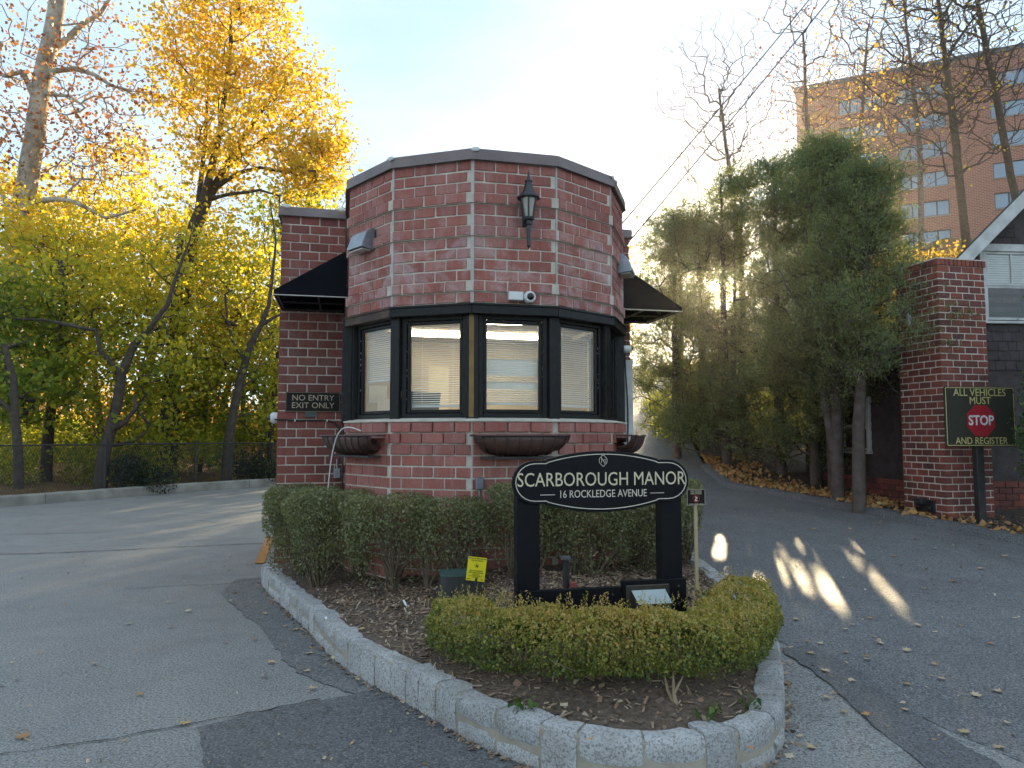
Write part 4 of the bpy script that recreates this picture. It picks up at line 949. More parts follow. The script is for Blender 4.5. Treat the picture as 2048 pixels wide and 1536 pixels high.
# rear shrubs along the bay
def shrub(x, y, rx, ry, h, label, n, gap=.35, seed=0):
    z0 = bedz(x, y) if kdist(x, y) > .05 else .25
    o = thing('hedge_shrub', label, 'shrub', (x, y, z0), 0, 'clipped shrubs along the gatehouse wall')
    a = R.uniform(0, 2 * PI, n); zz = R.beta(1.6, .95, n); rr = 1 - np.abs(R.normal(0, .30, n)); prof = (.62 + .45 * np.sqrt(np.clip(zz, 0, 1))) * (1 - .22 * np.clip((zz - .88) / .12, 0, 1) ** 2)
    p = 2.6; q = (np.abs(np.cos(a)) ** p + np.abs(np.sin(a)) ** p) ** (-1 / p)
    P = np.stack([np.cos(a) * q * rr * rx * prof, np.sin(a) * q * rr * ry * prof, zz * h], 1)
    P += (wav(P + x * 3, 9) * .03)[:, None] * np.array([1, 1, .6])
    keep = R.random(n) < np.clip(.20 + 1.25 * zz + gap * wav(P + x * 7, 6.5, seed), .05, 1)
    P = P[keep]; tag(obj('foliage', leafmesh('foliage', P, .026, LF_PRI, .55, (0, 0, 1), .3), o), kind='stuff')
    for k in range(4):
        b = (rnd.gauss(0, rx * .35), rnd.gauss(0, ry * .3), -.06)
        stems([b] * 8, [(max(-rx * .8, min(rx * .8, b[0] + rnd.gauss(0, rx * .4))), max(-ry * .8, min(ry * .8, b[1] + rnd.gauss(0, ry * .4))), rnd.uniform(.35, .9) * h) for _ in range(8)], .010, TWIGD, 'stem', o)
for a in ((-2.16, 7.58, .38, .40, .90, 'dense dark green shrub at the exit lane end of the rear hedge', 17000, .15), (-1.72, 7.02, .42, .36, .90, 'shrub in front of the wing corner with white cord above', 12000, .45),
          (-1.10, 6.58, .42, .28, .80, 'open leggy shrub left of the black valve box', 8500, .6), (-.50, 6.42, .36, .24, .74, 'thin leggy shrub right behind the black valve box', 6500, .6),
          (.10, 6.40, .30, .24, .76, 'shrub seen just left of the left sign post', 6500, .5), (.68, 6.48, .42, .28, .70, 'shrub framed between the two sign posts', 13000, .35),
          (1.24, 6.78, .34, .34, .72, 'dark shrub behind the right sign post', 12000, .2), (1.58, 7.30, .30, .40, .78, 'end shrub of the rear hedge beside the entry lane', 11000, .2)):
    shrub(*a)

# weeds at the hedge foot
for k, (u, v, n, lb) in enumerate(((1047, 1395, 26, 'green weed patch at the left foot of the clipped hedge'), (1418, 1412, 18, 'broad-leaved weed right of the thick hedge stem'), (1505, 1388, 16, 'small green weed by the right bend of the kerb'))):
    q = on_z(u, v, .28); z = bedz(q.x, q.y); o = thing('weed', lb, 'weed', (q.x, q.y, z))
    C = np.stack([R.normal(0, .045, n), R.normal(0, .03, n), R.uniform(.01, .06, n)], 1); obj('leaves', leafmesh('leaves', C, .045, WEED, .6, (0, 0, 1), .4), o)
    stems([(0, 0, -.01)] * 6, [tuple(C[j]) for j in range(6)], .002, WEED, 'stem', o)
# thick bare hedge stem at the front
q = on_z(1355, 1410, .25); stems([(q.x, q.y, bedz(q.x, q.y) - .03)] * 3, [(q.x - .04, q.y + .14, .37), (q.x + .06, q.y + .12, .36), (q.x + .01, q.y + .14, .38)], .014, TWIG, 'stem', hd, Vector(off), 8)

# mulch chips, straw and small leaves covering the bed
def bed_scatter(n, m_in=.14):
    out = []
    while len(out) < n:
        s_ = rnd.uniform(0, S); p, t, nn = kat(s_); q = p + nn * m_in; q = q.lerp(hub, rnd.random() ** .8 * .55)
        if Vector((q.x + .0, q.y)).length > 0 and (Matrix.Rotation(-TH, 2) @ (q - GH0.to_2d())).y < .5: out.append((q.x, q.y))
    return out
def chips(name, pts, ln, wd, mat, lift=.006, tilt=.35, zf=bedz):
    n = len(pts); P = np.array([(x, y, zf(x, y) + lift) for x, y in pts]); a = R.uniform(0, 2 * PI, n); el = R.normal(0, tilt, n)
    u = np.stack([np.cos(a) * np.cos(el), np.sin(a) * np.cos(el), np.sin(el)], 1); v = np.stack([-np.sin(a), np.cos(a), R.normal(0, .4, n)], 1)
    l = (ln * np.exp(R.normal(0, .45, n)))[:, None]; w_ = (wd * np.exp(R.normal(0, .4, n)))[:, None]
    V = np.stack([P - u * l - v * w_, P - u * l + v * w_, P + u * l + v * w_ * .7, P + u * l - v * w_ * .7], 1).reshape(-1, 3)
    return npmesh(name, V, np.arange(4 * n).reshape(n, 4), mat)
def bedz_fast(x, y): return bedz(x, y)
tag(obj('mulch', chips('mulch', bed_scatter(15000), .015, .0055, CHIP)), 'brown bark mulch chips covering the planting bed', 'mulch', kind='stuff')
tag(obj('straw', chips('straw', bed_scatter(500), .045, .0018, TWIG, .012, .15)), 'thin dry stalks lying on the mulch', 'straw', kind='stuff')

# ------------------------------------------------------------------ fallen leaves
def leaf_shape(seed):
    rr = random.Random(seed); V = []; tips = [(0, 1.), (.35, .45), (.62, .82), (.95, .40), (1.35, .72), (1.8, .35), (2.3, .5), (2.85, .22)]
    pts = [(a, r) for a, r in tips] + [(2 * PI - a, r) for a, r in reversed(tips[1:])]
    for a, r in pts:
        r *= rr.uniform(.85, 1.12); x, y = r * math.sin(a), r * math.cos(a)
        V.append((x * .5, y * .5, .10 * (x * x) * rr.uniform(.2, 1.4) + .10 * y * y * rr.uniform(-.3, 1.) + rr.uniform(0, .05)))
    n = len(V); V.append((0, 0, .02)); F = [(i, (i + 1) % n, n) for i in range(n)]
    V += [(-.012, -.1, .02), (.012, -.1, .02), (.03, -.72, .05), (.012, -.72, .05)]; F.append((n + 1, n + 2, n + 3, n + 4)); return V, F
LVM = {m_: [mesh('leaf', *leaf_shape(k), mat) for k in range(5)] for m_, mat in (('d', DRYL), ('o', DRYO))}
def fallen(p, size, label, group, m_='d', lift=.012):
    o = obj('fallen_leaf', rnd.choice(LVM[m_]), None, (p.x, p.y, p.z + lift), (rnd.gauss(0, .12), rnd.gauss(0, .12), rnd.uniform(0, 6.28)), (size,) * 3); tag(o, label, 'leaf', group)
GL_ = 'dry leaves scattered on the exit lane'; LL_ = 'dry tan fallen leaf lying on the grey exit lane asphalt'
for u, v, m_ in ((336, 1206, 'd'), (375, 1225, 'd'), (472, 1188, 'o'), (450, 1287, 'd'), (190, 1330, 'd'), (512, 1281, 'o'), (540, 1328, 'd'), (532, 1355, 'd'), (613, 1345, 'd'), (666, 1320, 'd'), (570, 1255, 'd'), (531, 1230, 'd'), (282, 1392, 'o'), (42, 1477, 'o'), (370, 1450, 'o'), (497, 1131, 'o'), (458, 1113, 'd'), (456, 1141, 'd'), (367, 1150, 'd'), (582, 1232, 'd'), (619, 1310, 'd'), (715, 1362, 'd'), (95, 1066, 'd'), (150, 1050, 'd'), (210, 1025, 'd'), (392, 988, 'o'), (80, 1030, 'd'), (590, 1262, 'd'), (340, 1257, 'd'), (258, 1250, 'd'), (628, 1380, 'd'), (855, 1432, 'o'), (841, 1440, 'd')):
    fallen(on_z(u, v), rnd.uniform(.07, .12), LL_, GL_, m_, .014)
GR_ = 'dry leaves scattered on the entry lane'; LR_ = 'dry tan fallen leaf lying on the dark entry lane asphalt'
RL = [(1568, 1245), (1590, 1242), (1660, 1215), (1838, 1254), (1735, 1322), (1692, 1308), (1762, 1290), (1812, 1305), (1700, 1365), (1885, 1362), (1815, 1373), (1998, 1387), (1640, 1290), (1612, 1285), (1690, 1262), (1704, 1252), (1735, 1317), (1850, 1180), (1960, 1140), (1910, 1165), (1870, 1100), (1790, 1115), (1905, 1070), (1700, 1060), (1760, 1050), (1630, 1060), (1960, 1090), (2010, 1115), (1830, 1080), (1620, 1310), (1580, 1330), (1670, 1390), (1655, 1400), (1690, 1428), (1735, 1434), (1600, 1478), (1625, 1500), (1810, 1425), (1950, 1395), (1930, 1470), (2015, 1450), (2000, 1500), (1580, 1520), (1540, 1180), (1530, 1245), (1590, 1165), (1550, 1265), (1740, 1240), (1650, 1345), (1772, 1300), (1870, 1332), (1980, 1290), (2030, 1240)]
for u, v in RL: fallen(on_ramp(u, v), rnd.uniform(.06, .12), LR_, GR_, 'o' if rnd.random() < .2 else 'd', .016)
q = on_z(722, 1230, .34); fallen(Vector((q.x, q.y, bedz(q.x, q.y))), .09, 'curled orange leaf on the mulch left of the clipped hedge', None, 'o')
for u, v in ((680, 1145), (700, 1140), (668, 1138), (720, 1150), (845, 1190), (925, 1160), (1500, 1440), (1180, 1420)):
    q = on_z(u, v, .35); fallen(Vector((q.x, q.y, bedz(q.x, q.y))), rnd.uniform(.05, .09), 'dry brown leaf lying on the bark mulch', 'leaves on the mulch', 'o' if rnd.random() < .5 else 'd')
# leaf litter on the verge and gutter
def vz(x, y): return float(T(x, y)) + .075 + .018 * float(wob(x, y, 2.5))
pts = []
while len(pts) < 2600:
    y = rnd.uniform(6.5, 15); x = polyx(XR, y) + abs(rnd.gauss(0, .5)) + .02; pts.append((x, y))
n = len(pts); C = np.array([(x, y, vz(x, y) + .02 + rnd.random() * .03) for x, y in pts]); keep = (C[:, 1] > 10.6) | (R.random(n) < .22)
tag(obj('verge_leaf_litter', leafmesh('verge_leaf_litter', C[keep], .075, DRYO, .8)), 'drift of orange and tan dead leaves along the verge', 'leaf litter', kind='stuff')
tag(obj('verge_gravel', chips('verge_gravel', [(polyx(XR, y) + .15 + abs(rnd.gauss(0, .6)), y) for y in (rnd.uniform(5.5, 10.5) for _ in range(4500))], .011, .009, GRAVEL, .004, .5, vz)), 'loose grey gravel around the stop sign post', 'gravel', kind='stuff')
pts = [(x, y) for x, y in ((kat(s_)[0] - kat(s_)[2] * abs(rnd.gauss(0, .035))) for s_ in (rnd.uniform(0, S) for _ in range(700)))]
tag(obj('gutter_debris', chips('gutter_debris', pts, .012, .007, CHIP, .012, .3, lambda x, y: float(T(x, y)))), 'crumbs and leaf bits along the foot of the granite kerb', 'debris', kind='stuff')
pts = [(rnd.uniform(-7, 5.5), rnd.uniform(3, 12)) for _ in range(900)]; pts = [p for p in pts if p[0] < polyx(KERB[:14], p[1]) or p[0] > 2.2]
tag(obj('road_grit', chips('road_grit', [p for p in ((rnd.uniform(-7, 5.5), 2.6 + 9 * rnd.random() ** 1.5) for _ in range(1100)) if p[0] > 2.0 or p[0] < -.9 - .4 * (p[1] - 5.2) or p[1] < 3.4], .010, .006, DRYL, .012, .3, lambda x, y: float(T(x, y)))), 'scattered grit and leaf crumbs on the asphalt', 'grit', kind='stuff')

# ------------------------------------------------------------------ trees
def skeleton(polys, targets, tip=.006, expo=2.3, seg=.45, sag=.05, jit=.07):
    pos_ = []; par = []; rmin = []
    for poly in polys:
        pts = [Vector(p[:3]) for p in poly]; rs = [p[3] for p in poly]; pv = -1
        if pos_:
            A = np.array(pos_); pv = int(((A - np.array(pts[0])) ** 2).sum(1).argmin())
        for i in range(len(pts)):
            if i == 0:
                if pv == -1: pos_.append(tuple(pts[0])); par.append(-1); rmin.append(rs[0]); pv = 0
                continue
            k = max(1, int((pts[i] - pts[i - 1]).length / seg))
            for j in range(1, k + 1):
                t = j / k; q = pts[i - 1].lerp(pts[i], t)
                q = q + Vector((rnd.gauss(0, 1), rnd.gauss(0, 1), rnd.gauss(0, 1))) * (.02 * seg if j < k else 0)
                pos_.append(tuple(q)); par.append(pv); rmin.append(rs[i - 1] * (1 - t) + rs[i] * t); pv = len(pos_) - 1
    A = np.array(pos_); n0 = len(pos_); tg = np.asarray(targets, float)
    A = np.concatenate([A, np.zeros((len(tg) * 12 + 10, 3))]); cnt = n0
    order = np.argsort([((A[:n0] - t) ** 2).sum(1).min() for t in tg])
    tips = []
    for o_ in order:
        t = tg[o_]; d = np.linalg.norm(A[:cnt] - t, axis=1); cost = d + 1.1 * np.clip(A[:cnt, 2] - t[2] + .25 * d, 0, None)
        i = int(cost.argmin()); b = A[i]; ln = d[i]; k = int(np.clip(ln / seg, 2, 10)); pv = i
        side = R.normal(0, 1, 3); side[2] *= .5
        for j in range(1, k + 1):
            f = j / k; q = b * (1 - f) + t * f + side * ln * jit * math.sin(PI * f) + R.normal(0, .012, 3) * ln; q[2] -= sag * ln * math.sin(PI * f)
            A[cnt] = q; par.append(pv); rmin.append(0.); pv = cnt; cnt += 1
        tips.append(pv)
    A = A[:cnt]; ar = np.zeros(cnt)
    for i in tips: ar[i] += tip ** expo
    for i in range(cnt - 1, 0, -1):
        if ar[i] == 0: ar[i] = tip ** expo
        if par[i] >= 0: ar[par[i]] += ar[i]
    r = np.maximum(ar ** (1 / expo), np.array(rmin))
    for i in range(n0): r[i] = max(rmin[i], min(r[i], rmin[i] * 1.15 + .002))
    for i in range(n0, cnt): r[i] = min(r[i], r[par[i]])
    return A, np.array(par), r, n0
def tubes(name, A, par, r, sel, mat, sides):
    i = np.array([k for k in sel if par[k] >= 0]); p = par[i]
    a, b = A[p], A[i]; d = b - a; ln = np.linalg.norm(d, axis=1, keepdims=True) + 1e-9; d = d / ln
    ref = np.where(np.abs(d[:, 2:3]) < .9, np.array([[0, 0, 1.]]), np.array([[1., 0, 0]])); u = np.cross(d, ref); u /= np.linalg.norm(u, axis=1, keepdims=True); v = np.cross(d, u)
    g = np.arange(sides) * 2 * PI / sides; cs, sn = np.cos(g), np.sin(g); off = u[:, None] * cs[None, :, None] + v[:, None] * sn[None, :, None]
    ra = np.minimum(r[p], r[i] * 1.6)[:, None, None]
    V0 = a[:, None] + off * ra; V1 = (b + d * ln * .04)[:, None] + off * r[i][:, None, None]
    V = np.concatenate([V0, V1], 1).reshape(-1, 3); n = len(i); k = np.arange(sides)
    F = np.stack([k, (k + 1) % sides, (k + 1) % sides + sides, k + sides], 1)[None] + (np.arange(n) * 2 * sides)[:, None, None]
    return npmesh(name, V, F.reshape(-1, 4), mat, True)
def blobs(ells, n):
    """points inside ellipsoids (cx,cy,cz,rx,ry,rz,weight), more of them near the outside"""
    wt = np.array([e[6] for e in ells]); k = R.choice(len(ells), n, p=wt / wt.sum()); E_ = np.array([e[:6] for e in ells])[k]
    d = unit(n); rr = R.uniform(0, 1, n) ** (1 / 2.2); return E_[:, :3] + d * rr[:, None] * E_[:, 3:]
def tree(name, label, cat, polys, ells, ntw, nleaf, lsize, lmat, bmat, lrad=.45, group=None, tip=.006, bare=1., seg=.45, sag=.05, flat=.42, asp=.75):
    base = Vector(polys[0][0][:3]); o = thing(name, label, cat, base, 0, group); b = np.array(base)
    tg = blobs(ells, ntw); A, par, r, n0 = skeleton(polys, tg, tip, seg=seg, sag=sag); A = A - b; tg = tg - b
    obj('trunk', tubes('trunk', A, par, r, range(n0), bmat, 9), o)
    tag(obj('branches', tubes('branches', A, par, r, range(n0, len(A)), bmat, 5), o), kind='stuff')
    if nleaf:
        C = np.repeat(tg[R.random(len(tg)) < bare], nleaf, 0); C = C + R.normal(0, lrad, C.shape) * np.array([1, 1, flat])
        tag(obj('crown', leafmesh('crown', C, lsize, lmat, asp, (0, 0, -1), .35), o), kind='stuff')
    return o
def P3(pts, Y, r0, r1, dy=0.):
    """a limb surveyed in the photo at distance Y, tapering from r0 to r1"""
    n = len(pts); out = []
    for i, (u, v) in enumerate(pts):
        f = i / (n - 1); q = at(u, v, Y + dy * f); out.append((q.x, q.y, q.z, r0 + (r1 - r0) * f))
    return out
def ell(u, v, Y, ru, rv, rd, wgt=1.):
    q = at(u, v, Y); return (q.x, q.y, q.z, ru * Y / FPX, rd, rv * Y / FPX, wgt)

# sycamore
syc = [P3([(10, 985), (16, 800), (28, 560), (40, 450), (52, 380), (72, 260), (84, 160), (108, 50), (124, -60), (150, -200)], 27, .46, .26),
       P3([(76, 240), (66, 190), (46, 143), (10, 152), (-40, 130)], 27, .13, .05, -1.), P3([(88, 170), (110, 142), (150, 138), (190, 150), (225, 172), (262, 182)], 27, .12, .04, -1.5),
       P3([(96, 108), (130, 82), (165, 48), (200, 28), (232, -20)], 27, .16, .06, 1.), P3([(60, 420), (75, 402), (110, 398), (150, 404), (212, 436), (270, 420)], 26.8, .13, .04, -2.),
       P3([(84, 196), (110, 190), (140, 192), (162, 208)], 27, .07, .03, -1.), P3([(110, 50), (130, 50), (165, 46)], 27, .05, .03), P3([(38, 470), (10, 400), (-20, 330)], 27, .12, .05)]
tree('sycamore_tree', 'tall pale-barked sycamore with sparse rusty leaves at the far left', 'tree', syc, [ell(110, 120, 27, 230, 260, 3.5, 2), ell(30, 260, 27, 150, 200, 3, 1.2), ell(220, 230, 26.5, 130, 160, 3, 1)], 420, 9, .15, LF_RUST, BARKS, .5, tip=.010, bare=.8, sag=.10)
# golden maple
gm = [P3([(335, 965), (345, 800), (352, 690), (362, 600), (375, 520), (392, 450), (404, 420)], 26, .30, .25), P3([(404, 420), (440, 355), (475, 295), (510, 240), (545, 195), (575, 165)], 26, .17, .04, 1.),
      P3([(398, 435), (420, 350), (436, 280), (450, 190), (460, 100), (462, 20)], 26, .16, .04, -.6), P3([(392, 450), (402, 360), (410, 280), (414, 200), (420, 90)], 26, .12, .03, 1.4),
      P3([(430, 370), (480, 345), (520, 335), (570, 345), (610, 330)], 26, .09, .03, -1.2), P3([(415, 400), (460, 388), (520, 380), (560, 392)], 26, .08, .03, -.8), P3([(420, 395), (450, 330), (500, 300), (560, 260), (620, 215)], 26, .10, .03, 1.6)]
tree('maple_tree', 'tall golden maple with fanned dark limbs beside the gatehouse wing', 'tree', gm, [ell(470, 110, 26, 165, 150, 3.2, 2.2), ell(560, 250, 26, 140, 150, 3, 1.8), ell(430, 290, 26, 110, 140, 2.6, .9), ell(620, 370, 26, 75, 100, 2.2, .8), ell(350, 130, 26.5, 80, 150, 2, .8), ell(440, -20, 26, 150, 90, 3, 1.), ell(640, 300, 26, 60, 90, 2, .6)], 760, 24, .155, LF_GOLD, BARK, .30, tip=.006)
# woodland maples
GT = 'yellow-green maples beyond the chain-link fence'
t_ = [P3([(200, 985), (208, 905), (222, 860), (236, 800), (243, 750), (268, 690), (300, 655), (335, 610), (350, 560), (380, 480), (390, 420)], 20.5, .197, .012), P3([(222, 868), (250, 845), (272, 815), (268, 790)], 20.4, .082, .041), P3([(243, 750), (200, 700), (192, 660), (90, 640), (0, 635)], 20.3, .074, .025, -.5)]
tree('maple_tree', 'dark forked maple leaning right just behind the fence', 'tree', t_, [ell(270, 700, 22.2, 190, 130, 2.2, 2), ell(150, 600, 21.7, 150, 110, 2, 1.5), ell(330, 560, 22.7, 130, 110, 2, 1.2), ell(250, 830, 21.7, 130, 70, 1.6, 1)], 460, 17, .150, LF_YG, BARK, .30, GT)
t_ = [P3([(452, 962), (458, 880), (470, 810), (482, 750), (500, 690), (522, 650), (538, 610), (546, 540), (552, 480), (540, 400)], 23.5, .180, .016), P3([(490, 720), (468, 690), (455, 640), (450, 590)], 23.5, .057, .025), P3([(520, 655), (548, 635), (575, 622)], 23.4, .066, .033)]
tree('maple_tree', 'slender maple leaning right beside the gatehouse wing', 'tree', t_, [ell(500, 560, 25.2, 120, 130, 2, 1.5), ell(520, 760, 25.2, 90, 130, 2, 1.3), ell(420, 680, 24.7, 90, 120, 2, 1.2)], 420, 17, .15, LF_YG, BARK, .30, GT)
t_ = [P3([(318, 968), (325, 880), (335, 800), (342, 720), (350, 600), (362, 470)], 24, .213, .098)]
tree('maple_tree', 'thick dark upright maple trunk near the middle fence post', 'tree', t_, [ell(340, 500, 26.2, 180, 120, 2.5, 2), ell(300, 640, 26.2, 150, 110, 2.2, 1.2), ell(360, 790, 25.7, 110, 80, 2, 1)], 400, 17, .15, LF_YG, BARK, .32, GT)
t_ = [P3([(348, 966), (346, 900), (350, 840), (352, 770)], 24.6, .180, .098)]
tree('maple_tree', 'second thick trunk standing close beside the upright maple', 'tree', t_, [ell(390, 800, 26.7, 90, 120, 2, 1), ell(420, 870, 26.7, 70, 60, 1.6, .5)], 160, 17, .15, LF_GREEN, BARK, .30, GT)
t_ = [P3([(38, 978), (36, 900), (30, 830), (28, 760), (10, 690)], 18.8, .131, .066), P3([(30, 820), (0, 800), (-30, 780)], 18.7, .057, .025)]
tree('maple_tree', 'dark green maple at the far left behind the fence', 'tree', t_, [ell(40, 780, 20.5, 120, 80, 1.6, 1.4), ell(20, 640, 20.7, 110, 110, 2, 1.4)], 330, 17, .15, LF_GREEN, BARK, .30, GT)
t_ = [P3([(92, 972), (96, 880), (104, 800), (118, 700), (130, 600), (120, 520)], 22, .180, .074)]
tree('maple_tree', 'upright yellow maple between the two leftmost fence posts', 'tree', t_, [ell(110, 540, 24.2, 150, 120, 2.2, 1.6), ell(140, 700, 24.2, 120, 110, 2, 1.2), ell(60, 450, 24.7, 110, 90, 2, .8)], 420, 17, .155, LF_YG, BARK, .32, GT)
t_ = [P3([(300, 975), (290, 930), (296, 860), (300, 700), (250, 560)], 29, .180, .082)]
tree('maple_tree', 'broad yellow maple deeper in the wood behind the others', 'tree', t_, [ell(230, 470, 30.7, 190, 110, 3, 2), ell(140, 520, 30.7, 150, 120, 3, 1.2), ell(420, 520, 30.7, 110, 90, 3, 1), ell(240, 340, 30.7, 130, 90, 3, .9), ell(40, 390, 30.7, 110, 80, 3, .7)], 620, 17, .17, LF_YG, BARK, .40, GT)
t_ = [P3([(545, 962), (540, 880), (548, 800), (556, 700)], 27, .131, .066)]
tree('maple_tree', 'green maple partly hidden behind the gatehouse wing', 'tree', t_, [ell(560, 600, 28.7, 110, 150, 2.4, 1.5), ell(600, 440, 28.7, 110, 80, 2.4, 1), ell(560, 840, 28.2, 70, 80, 1.6, .7)], 360, 17, .16, LF_GREEN, BARK, .32, GT)
for k, (u, Y, r) in enumerate(((140, 31, .14), (205, 33, .16), (258, 30, .12), (388, 32, .15), (420, 30, .13), (486, 31, .12), (518, 34, .16), (70, 32, .15), (398, 27.5, .10))):
    q = at(u, 955, Y); z0 = float(T(q.x, q.y)); lean = rnd.gauss(0, .8)
    tree('woodland_trunk', 'dark slim trunk standing in the shade of the wood', 'tree', [[(q.x, Y, z0, r), (q.x + lean * .3, Y, z0 + 3, r * .85), (q.x + lean, Y + .3, z0 + 7.5, r * .5)]], [(q.x + lean, Y, z0 + 5.5, 1.8, 1.8, 2.6, 1)], 60, 16, .17, LF_FAR, BARK, .5, 'slim trunks in the shade of the wood')
# the mass of the far wood
q = []
for k in range(150):
    u = rnd.uniform(-160, 640); Y = rnd.uniform(34, 46); x = at(u, 900, Y).x; top = rnd.uniform(2.5, 5.5) if u < 150 else rnd.uniform(1.5, 4.2); q.append((x, Y, float(T(x, Y)) + top * .5, 2.2, 1.6, top * .55, 1))
C = blobs(q, 22000); tag(obj('far_wood', leafmesh('far_wood', C, .22, LF_FAR, .8)), 'distant golden wood filling the view behind the fence', 'wood', kind='stuff')
q = []
for k in range(95):
    u = rnd.uniform(-60, 580); Y = rnd.uniform(20.5, 30); p = at(u, 950, Y); q.append((p.x, Y, float(T(p.x, Y)) + rnd.uniform(.2, 1.7), .8, .6, .6, 1))
C = blobs(q, 24000); C = C[((C[:, 0] + 11.9) * -.877 + (C[:, 1] - 16.9) * .48) > 1.0]; tag(obj('underbrush', leafmesh('underbrush', C, .11, LF_YG, .7)), 'yellowing underbrush along the foot of the wood', 'underbrush', kind='stuff')
for (u, v, Y, s_, lb) in ((255, 925, 20.6, .55, 'dark evergreen bush behind the middle of the fence'), (500, 935, 24.2, .6, 'dark evergreen bush behind the right end of the fence')):
    p = at(u, v, Y); z0 = float(T(p.x, Y)); o = thing('dark_bush', lb, 'bush', (p.x, Y, z0)); C = blobs([(0, 0, .7, 1.3 * s_, .7 * s_, .8 * s_, 1), (.5, 0, .4, 1., .5, .45, 1)], 2600)
    tag(obj('foliage', leafmesh('foliage', C, .09, LF_DARK, .4), o), kind='stuff'); stems([(0, 0, -.1)] * 8, [tuple(C[j]) for j in range(8)], .02, BARK, 'stem', o)
# trees behind the gatehouse that shade the exit lane
for k, (x, Y, h, lb) in enumerate(((-8.2, 37, 9, 'yellow tree directly behind the gatehouse wing'), (-4.6, 40, 8.6, 'tree hidden behind the gatehouse roof, left of middle'), (-1.2, 39, 9.2, 'tree hidden behind the gatehouse roof, middle'), (1.6, 42, 9.0, 'tree hidden behind the gatehouse roof, right of middle'), (4.4, 40.5, 8.6, 'tree hidden behind the entry side awning'))):
    z0 = float(T(x, Y)) - .2; tree('maple_tree', lb, 'tree', [[(x, Y, z0, .2), (x + .2, Y, z0 + h * .5, .13), (x, Y, z0 + h, .05)]], [(x, Y, z0 + h * .55, 2.5, 2., h * .46, 1)], 200, 40, .24, LF_FAR, BARK, .6, 'trees behind the gatehouse')

# ------------------------------------------------------------------ kerb and chain-link fence on the left
lk = thing('concrete_kerb', 'long pale concrete kerb between exit lane and chain-link fence', 'kerb', (0, 0, 0))
KL2 = catmull([(p[0], p[1]) for p in XL[1:-1]], .25); bounds = [0]; acc = 0
prof = [(.02, -.12), (.0, .0), (.012, .22), (.035, .25), (.27, .25), (.30, .20), (.30, -.12)]
def kerb_piece(pts):
    V = []; F = []
    for i, p in enumerate(pts):
        t = (pts[min(i + 1, len(pts) - 1)] - pts[max(i - 1, 0)]).normalized(); n = Vector((-t.y, t.x))
        for o_, z in prof: q = p + n * o_; V.append((q.x, q.y, float(T(p.x, p.y)) + z + rnd.gauss(0, .003)))
    m_ = len(prof)
    for i in range(len(pts) - 1):
        for k in range(m_ - 1): a = i * m_ + k; F.append((a, a + m_, a + m_ + 1, a + 1))
    F += [tuple(range(m_)), tuple(range(len(V) - 1, len(V) - m_ - 1, -1))]
    m2 = MB(); m2.add(V, F); m2.build('kerb_section', CONC, lk)
i = 0
while i < len(KL2) - 3:
    j = min(i + 12, len(KL2) - 1); pts = KL2[i:j + 1]; pts = [pts[0].lerp(pts[1], .03)] + pts[1:-1] + [pts[-1].lerp(pts[-2], .03)]; kerb_piece(pts); i = j
FP = [p + Vector((-(KL2[min(k + 1, len(KL2) - 1)] - KL2[max(k - 1, 0)]).normalized().y, (KL2[min(k + 1, len(KL2) - 1)] - KL2[max(k - 1, 0)]).normalized().x)) * .42 for k, p in enumerate(KL2)]
FP = [p for p in FP if p.y > 11]; FLn = [0.]
for a, b in zip(FP[:-1], FP[1:]): FLn.append(FLn[-1] + (b - a).length)
def fat(s_): return Vector((np.interp(s_, FLn, [p.x for p in FP]), np.interp(s_, FLn, [p.y for p in FP])))
fz = lambda p: float(T(p.x, p.y)) + .1
fn = thing('chain_link_fence', 'dark chain-link fence with top rail along the wood', 'fence', (0, 0, 0)); FT = 1.32
sp = 0.55
while sp < FLn[-1]:
    p = fat(sp); m2 = MB(); m2.tube([(p.x, p.y, fz(p) - .2), (p.x, p.y, fz(p) + FT + .04)], .036, 8); po = m2.build('post', DARKMET, fn, True)
    m3 = MB(); m3.lathe([(.04, 0), (.036, .03), (.012, .05)], 8, Matrix.Translation((p.x, p.y, fz(p) + FT + .04))); m3.build('post_cap', DARKMET, po, True); sp += 2.9
m2 = MB(); m2.tube([(p.x, p.y, fz(p) + FT) for p in FP[::3]], .022, 7); m2.build('top_rail', DARKMET, fn, True)
V = []; F = []; pit = .075; nw = int(FLn[-1] / pit); wr = .0028; rows = int(FT / pit)
for k in range(nw):
    for dirn in (1, -1):
        pts = [(k * pit + dirn * pit * .5 * (j % 2), j * pit * .5 * 2) for j in range(rows + 1)]
        for (s0, z0), (s1, z1) in zip(pts[:-1], pts[1:]):
            a, b = fat(s0), fat(s1); za, zb_ = fz(a) + z0, fz(b) + z1; n = len(V); ds = wr
            V += [(a.x - ds, a.y - ds, za), (a.x + ds, a.y + ds, za), (b.x + ds, b.y + ds, zb_), (b.x - ds, b.y - ds, zb_)]; F.append((n, n + 1, n + 2, n + 3))
tag(obj('wire_mesh', npmesh('wire_mesh', V, F, DARKMET), fn), kind='stuff')

